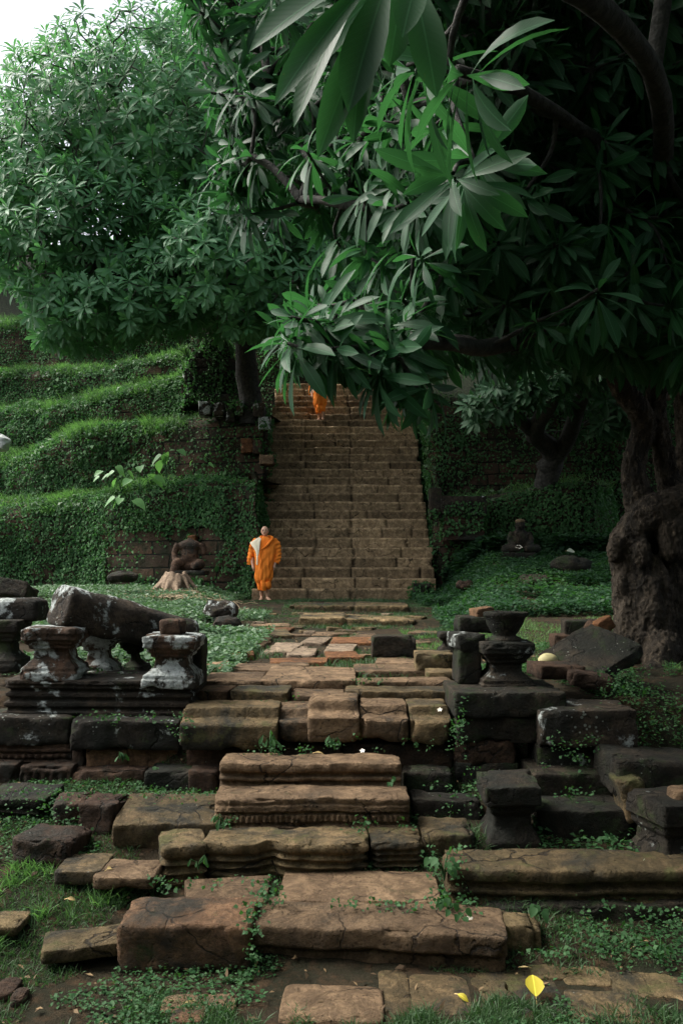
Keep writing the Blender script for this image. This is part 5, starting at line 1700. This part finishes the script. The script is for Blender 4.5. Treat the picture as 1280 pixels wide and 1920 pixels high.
def headless_statue():
    c = P(356, 1068, 17.9)
    parts = [ellipsoid((0, .0, .30), (.20, .15, .26)), ellipsoid((0, 0, .52), (.26, .15, .13)), limb([(-.25, 0, .56), (-.33, -.03, .36), (-.30, -.14, .18)], [.085, .07, .06]), limb([(.25, 0, .56), (.32, -.02, .40), (.30, -.05, .30)], [.085, .07, .05]),
             limb([(-.10, 0, .06), (-.24, -.20, .12), (-.30, -.30, -.12), (-.28, -.32, -.22)], [.13, .12, .085, .07]), limb([(.10, 0, .06), (.26, -.18, .10), (.12, -.34, .05)], [.13, .12, .08]), ellipsoid((0, .02, .64), (.08, .07, .05)), ellipsoid((0, .03, .04), (.28, .2, .14))]
    o = blob('headless_statue', parts, M['darkbrown'], loc=c + [0, 0, .02], voxel=.025)
    tag(o, 'headless seated stone statue on a slab above the pale tree stump', 'statue')
    S('stone_slab', 'thin slab between the headless statue and the tree stump', 'stone slab', 326, 384, 1070, 1079, 17.5, .7, 'dark', None, s=.06, sink=0)


headless_statue()


def stump():
    c = P(328, 1112, 16.9)
    r = np.random.default_rng(8)
    parts = [tube([(0, .1, -.1), (0, .1, .18), (.02, .1, .36)], [.30, .26, .22], 16)]
    for i in range(24):
        a = r.uniform(np.pi * .85, np.pi * 2.15)
        d = np.array([math.cos(a), math.sin(a), 0])
        R = r.uniform(.42, .66)
        parts.append(limb([d * .16 + [0, .1, .40 + r.uniform(-.05, .05)], d * .30 + [0, .1, .25], d * R + [r.normal(0, .05), .05, -.05]], [.05, .045, .03], 7, 8))
    V, Fs = join(parts)
    V = V + .015 * vnoise(V, 9, 2)
    o = remesh(mesh('tree_stump', V, Fs, simple('bleached_root', (.30, .22, .145), (.13, .09, .06), 16, .85, .7), loc=c), .022, 0)
    tag(o, 'pale tree stump with splayed bleached roots below the headless statue', 'tree stump')


stump()


M['whitestone'] = simple('white_stone', (.66, .68, .66), (.52, .54, .52), 6, .8)


def boulder(px, py, Y, size, label, mat, seed, name='boulder', cat='boulder'):
    V, f = ellipsoid((0, 0, 0), np.array(size), 30)
    V = V + np.array(size).min() * (.42 * vnoise(V / max(size), 1.6, seed * 3.3) + .14 * vnoise(V / max(size), 5, seed))
    o = mesh(name, V, f, M[mat], loc=P(px, py, Y))
    tag(o, label, cat)


boulder(414, 1150, 12.9, (.26, .22, .20), 'rock with one white lichen face at the edge of the mound', 'lichen', 3)
boulder(425, 1172, 12.4, (.24, .2, .14), 'mossy brown rock just below the white faced one', 'darkbrown', 5)
boulder(-4, 830, 23.0, (.32, .3, .26), 'white rounded stone on the second terrace edge at far left', 'whitestone', 7)
boulder(1000, 1090, 15.2, (.36, .3, .15), 'dark brown rock sunk in creepers on the right bank', 'dark', 9)
boulder(1070, 1062, 16, (.4, .3, .2), 'dark rock higher on the right bank near the wall corner', 'dark', 11)
boulder(870, 1098, 15.8, (.18, .15, .10), 'small red brown rock on the bank by the stair foot', 'darkbrown', 13)
boulder(1120, 1180, 7.9, (.14, .12, .08), 'brown stone under the orange brick by the roots', 'darkbrown', 15)
boulder(230, 1082, 15.8, (.3, .2, .12), 'low dark stone at the foot of the bare laterite wall', 'dark', 17)


def small_statue():
    c = P(974, 1034, 18.4)
    parts = [ellipsoid((0, 0, .30), (.19, .14, .24)), ellipsoid((0, -.02, .60), (.115, .12, .14)), limb([(-.18, 0, .44), (-.25, -.05, .26), (-.16, -.2, .14)], [.07, .06, .05]), limb([(.18, 0, .44), (.25, -.05, .26), (.16, -.2, .14)], [.07, .06, .05]),
             limb([(-.1, 0, .08), (-.36, -.12, .06), (-.05, -.3, .06)], [.11, .1, .07]), limb([(.1, 0, .08), (.36, -.12, .06), (.05, -.3, .05)], [.11, .1, .07]), ellipsoid((0, -.11, .60), (.03, .04, .04))]
    o = blob('seated_statue', parts, M['dark'], loc=c, voxel=.025)
    tag(o, 'small cross legged seated stone figure before the right ivied wall', 'statue')
    cap = blob('headcloth', [ellipsoid((0, -.01, .69), (.12, .12, .065))], simple('dull_ochre_cloth', (.13, .095, .05), (.09, .07, .04), 9), o, voxel=.02)
    S('stone_slab', 'low plinth slab under the small seated figure', 'stone slab', 944, 1004, 1036, 1046, 18.0, .7, 'dark', None, s=.06)


small_statue()

# straw and litter on the mound
def straw():
    r = np.random.default_rng(3)
    parts = []
    for i in range(260):
        px, py, Y = r.normal(330, 55), r.normal(1122, 8), r.uniform(15, 17)
        x = XZ(px, Y)
        p = np.array([x, Y, zg(x, Y) + .05])
        d = norm(np.array([r.normal(0, 1), r.normal(0, .6), r.normal(.05, .2)])) * r.uniform(.12, .4)
        parts.append(tube([p - d / 2, p + [0, 0, .03], p + d / 2], .007, 3, caps=False))
    V, Fs = join(parts)
    tag(mesh('straw', V, Fs, M['straw']), 'dry straw scattered round the tree stump', 'straw', kind='stuff')


straw()

# ------------------------------------------------------------------ the monks
M['skin'] = simple('skin', (.60, .375, .25), (.54, .32, .205), 6, .5, .05, .004, .4)
M['dark_hair'] = simple('brow', (.03, .022, .018), (.02, .016, .013), 20, .7)
M['lip'] = simple('lip', (.28, .12, .09), (.25, .11, .08), 20, .5)
M['white_cloth'] = simple('cream_cloth', (.88, .82, .62), (.80, .73, .52), 9, .85, .2, .01)


def robe_mat():
    t = NT('orange_robe')
    v = t.coords()
    mp = t.n('ShaderNodeMapping')
    mp.inputs['Rotation'].default_value = (0, math.radians(28), 0)
    mp.inputs['Scale'].default_value = (14, 10, 2.2)
    t.l(v, mp.inputs['Vector'])
    a = t.noise(mp.outputs[0], 1.0, 4, .5, .3)
    w = t.noise(v, 120, 3)
    col = t.mix(t.ramp(a, .3, .7), (.95, .28, .035), (.84, .215, .022))
    n = t.bump(a, .55, .05)
    return t.done(t.pbr(col, .8, t.bump(w, .15, .002, n), .2))


M['robe'] = robe_mat()


def person(loc, label, rz=0):
    t = empty('person', loc, label, 'person', 'walking people in orange robes')
    t.rotation_euler.z = math.radians(rz)
    # body: one skinned surface
    p = [ellipsoid((-.005, -.01, 1.572), (.083, .098, .112), 18), ellipsoid((-.008, -.03, 1.522), (.067, .072, .072), 16),
         ellipsoid((-.016, -.104, 1.552), (.013, .016, .022), 10), ellipsoid((-.016, -.112, 1.545), (.017, .011, .009), 10),
         ellipsoid((-.084, .01, 1.56), (.013, .022, .032), 10), ellipsoid((.077, .01, 1.56), (.013, .022, .032), 10),
         ellipsoid((-.012, -.088, 1.515), (.026, .014, .009), 10), ellipsoid((-.012, -.078, 1.482), (.026, .022, .018), 10), ellipsoid((-.012, -.092, 1.588), (.05, .012, .010), 10),
         limb([(0, .02, 1.50), (0, .02, 1.42), (0, .02, 1.34)], [.055, .055, .07]),
         limb([(0, .02, 1.36), (0, .02, 1.2), (0, .02, 1.0), (0, .02, .85)], [.12, .155, .14, .15], 16),
         limb([(-.14, .02, 1.34), (-.22, .02, 1.28), (-.285, .03, 1.05), (-.285, -.04, .86), (-.272, -.07, .80)], [.06, .062, .045, .034, .028]),
         limb([(.14, .02, 1.34), (.22, .02, 1.28), (.275, .04, 1.05), (.235, -.05, .87), (.215, -.08, .81)], [.06, .062, .045, .034, .028]),
         limb([(-.085, .02, .86), (-.085, .02, .50), (-.085, .06, .30), (-.082, .11, .08)], [.09, .062, .052, .036]),
         limb([(.075, .02, .86), (.06, -.03, .50), (.05, -.02, .30), (.05, .0, .08)], [.09, .062, .052, .036]),
         limb([(-.082, .12, .045), (-.085, .05, .045), (-.09, -.03, .028)], [.038, .036, .028]),
         limb([(.05, .02, .045), (.065, -.06, .045), (.085, -.13, .028)], [.038, .036, .028])]
    for (bx, by, dx) in ((-.09, -.03, -.04), (.085, -.13, .16)):
        for i in range(5):
            o_ = (i - 2) * .0135
            p.append(limb([(bx + o_, by + .01, .026), (bx + o_ * 1.15 + dx * .1, by - .028 + .004 * abs(i - 2), .020), (bx + o_ * 1.2 + dx * .17, by - .045 + .008 * abs(i - (1 if dx < 0 else 3)), .013)], [.012, .010, .008], 8, 6))
    for sx, wx, wy, wz in ((-1, -.272, -.07, .80), (1, .215, -.08, .81)):
        w = np.array([wx, wy, wz])
        p.append(limb([w + [0, 0, .01], w + [-sx * .004, -.012, -.035], w + [-sx * .006, -.018, -.078]], [.024, .030, .027], 10, 8))
        for i in range(4):
            yo = (i - 1.5) * .016
            ln = (.062, .074, .070, .054)[i]
            b = w + np.array([-sx * .006, -.018 + yo, -.076])
            p.append(limb([b, b + [-sx * .008, -.006, -ln * .5], b + [-sx * .026, -.006, -ln]], [.0095, .009, .0075], 8, 6))
        b = w + np.array([-sx * .008, -.034, -.03])
        p.append(limb([b, b + [-sx * .014, -.018, -.022], b + [-sx * .018, -.022, -.052]], [.011, .010, .008], 8, 6))
    blob('body', p, M['skin'], t, voxel=.0075, smooth=1)
    for s_ in (-1, 1):
        ex = -.014 + s_ * .031
        mesh('eye', *ellipsoid((ex, -.0925 + .006 * (s_ + 1) / 2, 1.571), (.017, .010, .009), 10), M['dark_hair'], t)
        mesh('eyebrow', *limb([(ex - s_ * .016, -.100, 1.590), (ex, -.102, 1.595), (ex + s_ * .020, -.090, 1.588)], [.004, .0065, .004], 6, 6), M['dark_hair'], t)
    mesh('mouth', *ellipsoid((-.012, -.1005, 1.513), (.024, .007, .006), 10), M['lip'], t)
    # robe
    lev = [(1.452, 0, .070, .072, .0), (1.42, .005, .105, .095, 0), (1.385, .005, .175, .115, 0), (1.33, 0, .262, .13, 0), (1.25, 0, .288, .145, -.01), (1.1, .0, .262, .165, -.02), (.95, -.005, .242, .18, -.03), (.80, -.015, .232, .185, -.03),
           (.65, -.02, .226, .18, -.03), (.52, -.025, .218, .172, -.03), (.45, -.028, .205, .165, -.02), (.40, -.026, .175, .145, -.01), (.33, -.022, .165, .135, -.01), (.25, -.018, .150, .125, -.01)]
    lv = np.array(lev)
    nz, na = 110, 120
    zs = np.linspace(1.452, .25, nz)
    V = []
    for z in zs:
        k = [np.interp(-z, -lv[:, 0], lv[:, i]) for i in range(1, 5)]
        a = np.arange(na) / na * 2 * np.pi
        ca, sa = np.cos(a), np.sin(a)
        fz = np.clip((1.40 - z) / .3, 0, 1)
        ph = 9 * a + 7.5 * z + 1.3 * np.sin(3 * a + 4 * z)
        diag = np.sin(34 * (z * .62 - ca * .30) + 1.2 * np.sin(5 * a))          # folds falling from the shoulder
        fold = 1 + fz * (.028 * np.sin(ph) + .038 * diag * (.6 + .4 * np.sin(2 * a + 5 * z)) + .018 * np.sin(17 * a + 3 * z))
        if z < .47:
            fold = fold + .05 * np.sin(8 * a + 2)
        x = k[0] + k[1] * .93 * fold * np.sign(ca) * np.abs(ca) ** .88
        y = k[3] + k[2] * fold * np.sign(sa) * np.abs(sa) ** .88
        zz = np.full(na, z)
        hem = np.clip((.56 - z) / .31, 0, 1)
        zz = zz + hem * (.05 * ca + .035 * np.sin(4 * a)) * (.6)
        V.append(np.stack([x, y, zz], -1))
    V = np.concatenate(V)
    parts = [(V, [grid_faces(nz, na, True), np.arange((nz - 1) * na, nz * na)[None, ::-1].reshape(-1, na), np.arange(na)[None, :]])]
    def sleeve(pts, rad):
        q = spline([np.append(np.asarray(a, float), b) for a, b in zip(pts, rad)], 40)
        v, f = tube(q[:, :3], q[:, 3], 24)
        i = np.repeat(np.arange(40), 24)
        c = np.concatenate([q[i, :3], v[-2:]])
        k = np.concatenate([np.tile(np.arange(24), 40) / 24 * 6.283, [0, 0]])
        zz = v[:, 2]
        v = c + (v - c) * (1 + .09 * np.sin(75 * zz + 2.5 * np.sin(k)) + .06 * np.sin(4 * k + 20 * zz))[:, None]
        return v, f
    parts.append(sleeve([(.16, .0, 1.35), (.245, .01, 1.27), (.285, .02, 1.10), (.275, -.005, .95), (.255, -.03, .835)], [.09, .095, .085, .082, .070]))
    parts.append(sleeve([(-.16, .0, 1.35), (-.26, .01, 1.26), (-.30, .03, 1.08), (-.335, .02, .92), (-.345, .02, .80)], [.09, .085, .080, .074, .060]))
    f3 = []
    Vr, Fr, o_ = [], [], 0
    for v, fs in parts:
        for f in fs: Fr.append(np.asarray(f) + o_)
        Vr.append(v); o_ += len(v)
    ro = mesh('robe', np.concatenate(Vr), Fr, M['robe'], t)
    remesh(ro, .010, 1)
    # the rolled edge that crosses the chest, and the under skirt's twisted knot
    roll = [limb([(-.10, -.165, 1.135), (.02, -.178, 1.22), (.11, -.165, 1.32), (.17, -.10, 1.395), (.13, .03, 1.44), (0, .10, 1.45), (-.10, .03, 1.435), (-.08, -.075, 1.40)], [.018, .026, .03, .032, .036, .036, .033, .028], 12, 50)]
    blob('shoulder_fold', roll, M['robe'], t, voxel=.009, smooth=2)
    hang = [limb([(-.06, -.15, .44), (-.03, -.165, .34), (-.02, -.14, .22)], [.05, .06, .045], 12, 12), limb([(.05, -.14, .42), (.08, -.14, .33), (.09, -.10, .26)], [.06, .06, .04], 12, 12)]
    blob('underskirt', hang, M['robe'], t, voxel=.01, smooth=2)
    # cream lining turned out over the right shoulder, narrowing to a strip
    rows = [(1.425, -.135, -.075, .01), (1.36, -.235, -.095, -.065), (1.30, -.335, -.105, -.105), (1.22, -.285, -.112, -.140), (1.14, -.225, -.120, -.165), (1.06, -.195, -.130, -.185), (.98, -.188, -.150, -.198), (.90, -.190, -.158, -.205), (.80, -.192, -.165, -.212), (.68, -.20, -.172, -.205), (.55, -.205, -.18, -.198)]
    rw = np.array(rows)
    nz = 50
    Vw = []
    for z in np.linspace(1.425, .80, nz):
        l_, r_, y_ = (np.interp(-z, -rw[:, 0], rw[:, i]) for i in (1, 2, 3))
        for u in np.linspace(0, 1, 9):
            x = l_ + (r_ - l_) * u
            y = y_ + .07 * max(0, (r_ - x) / .24) ** 1.8 - .045 + .006 * math.sin(u * 9 + z * 6)
            Vw.append((x, y, z))
    o = mesh('shoulder_cloth', np.array(Vw), grid_faces(nz, 9), M['white_cloth'], t)
    so = o.modifiers.new('solid', 'SOLIDIFY'); so.thickness = .012
    return t


def copy_tree(o, parent=None):
    c = o.copy()
    COL.objects.link(c)
    if parent is not None:
        c.parent = parent
    for ch in list(o.children):
        copy_tree(ch, c)
    return c


gx = XZ(497, 18.2)
monk = person((gx, 18.2, float(zg(gx, 18.2)) + .02), 'shaven headed person in orange robe with cream shoulder cloth walking barefoot at the stair foot', 4)
k2 = 20
monk2 = copy_tree(monk)
monk2.location = (XZ(602, SY0 + k2 * RUN + .2), SY0 + k2 * RUN + .16, SZ0 + (k2 + 1) * RISE + .01)
monk2.rotation_euler.z = math.radians(-14)
monk2['label'] = 'person in orange robe high on the stairs, upper body hidden behind hanging leaves'


# ------------------------------------------------------------------ far trees
def forest_tree(px, py, Y, size, label, seed, n=2600, leaf=(.25, .5)):
    r = np.random.default_rng(seed)
    b = P(px, py, Y)
    b[2] = zg(b[0], b[1])
    t = empty('forest_tree', b, label, 'tree', 'forest trees on the hill')
    h = size[2]
    trunk = spline([(0, 0, -.3), (.2, 0, h * .3), (-.1, .1, h * .6), (.1, 0, h * .9)], 12)
    parts = [tube(trunk, np.linspace(.035 * h, .012 * h, 12), 8)]
    cl = []
    for i in range(16):
        d = norm(r.normal(0, 1, 3)) * r.uniform(.35, .85)
        c = np.array([0, 0, h * .62]) + d * np.array([size[0], size[1], h * .42])
        cl.append(c)
        parts.append(tube(spline([trunk[r.integers(3, 10)], (c + trunk[6]) / 2 + [0, 0, -.2], c], 6), np.linspace(.012 * h, .004 * h, 6), 5))
    V, Fs = join(parts)
    mesh('trunk', V, Fs, M['branch'], t)
    cl = np.array(cl)
    i = r.integers(0, len(cl), n)
    d = norm(r.normal(0, 1, (n, 3)))
    p = cl[i] + d * np.array([size[0], size[1], h * .42]) * .40 * r.uniform(.5, 1.05, (n, 1))
    T = norm(d * .6 + r.normal(0, .6, (n, 3)) + [0, 0, -.3])
    N = norm(d + r.normal(0, .4, (n, 3)) + [0, 0, .4])
    N = norm(N - T * (N * T).sum(-1, keepdims=True))
    L = r.uniform(*leaf, n)
    V, f = leaves_simple(p, T, N, L, L * .5)
    mesh('crown', V, f, M['far_leaf'], t, smooth=False)


for k, (x, y, Y, s, lab) in enumerate([(-70, 500, 40, (4.5, 4, 9), 'dark forest tree glimpsed at the left edge beyond the domed tree'), (1120, 300, 34, (7, 5, 14), 'tall dark forest tree behind the hillside frangipani'), (820, 300, 38, (7, 5, 14), 'dark forest tree behind the top of the stairs'),
                                       (1400, 300, 30, (7, 5, 14), 'dark forest tree closing the view at the right edge'), (600, 300, 40, (6, 5, 12), 'dark forest tree behind the domed frangipani')]):
    forest_tree(x, y, Y, s, lab, 50 + k, 3800)
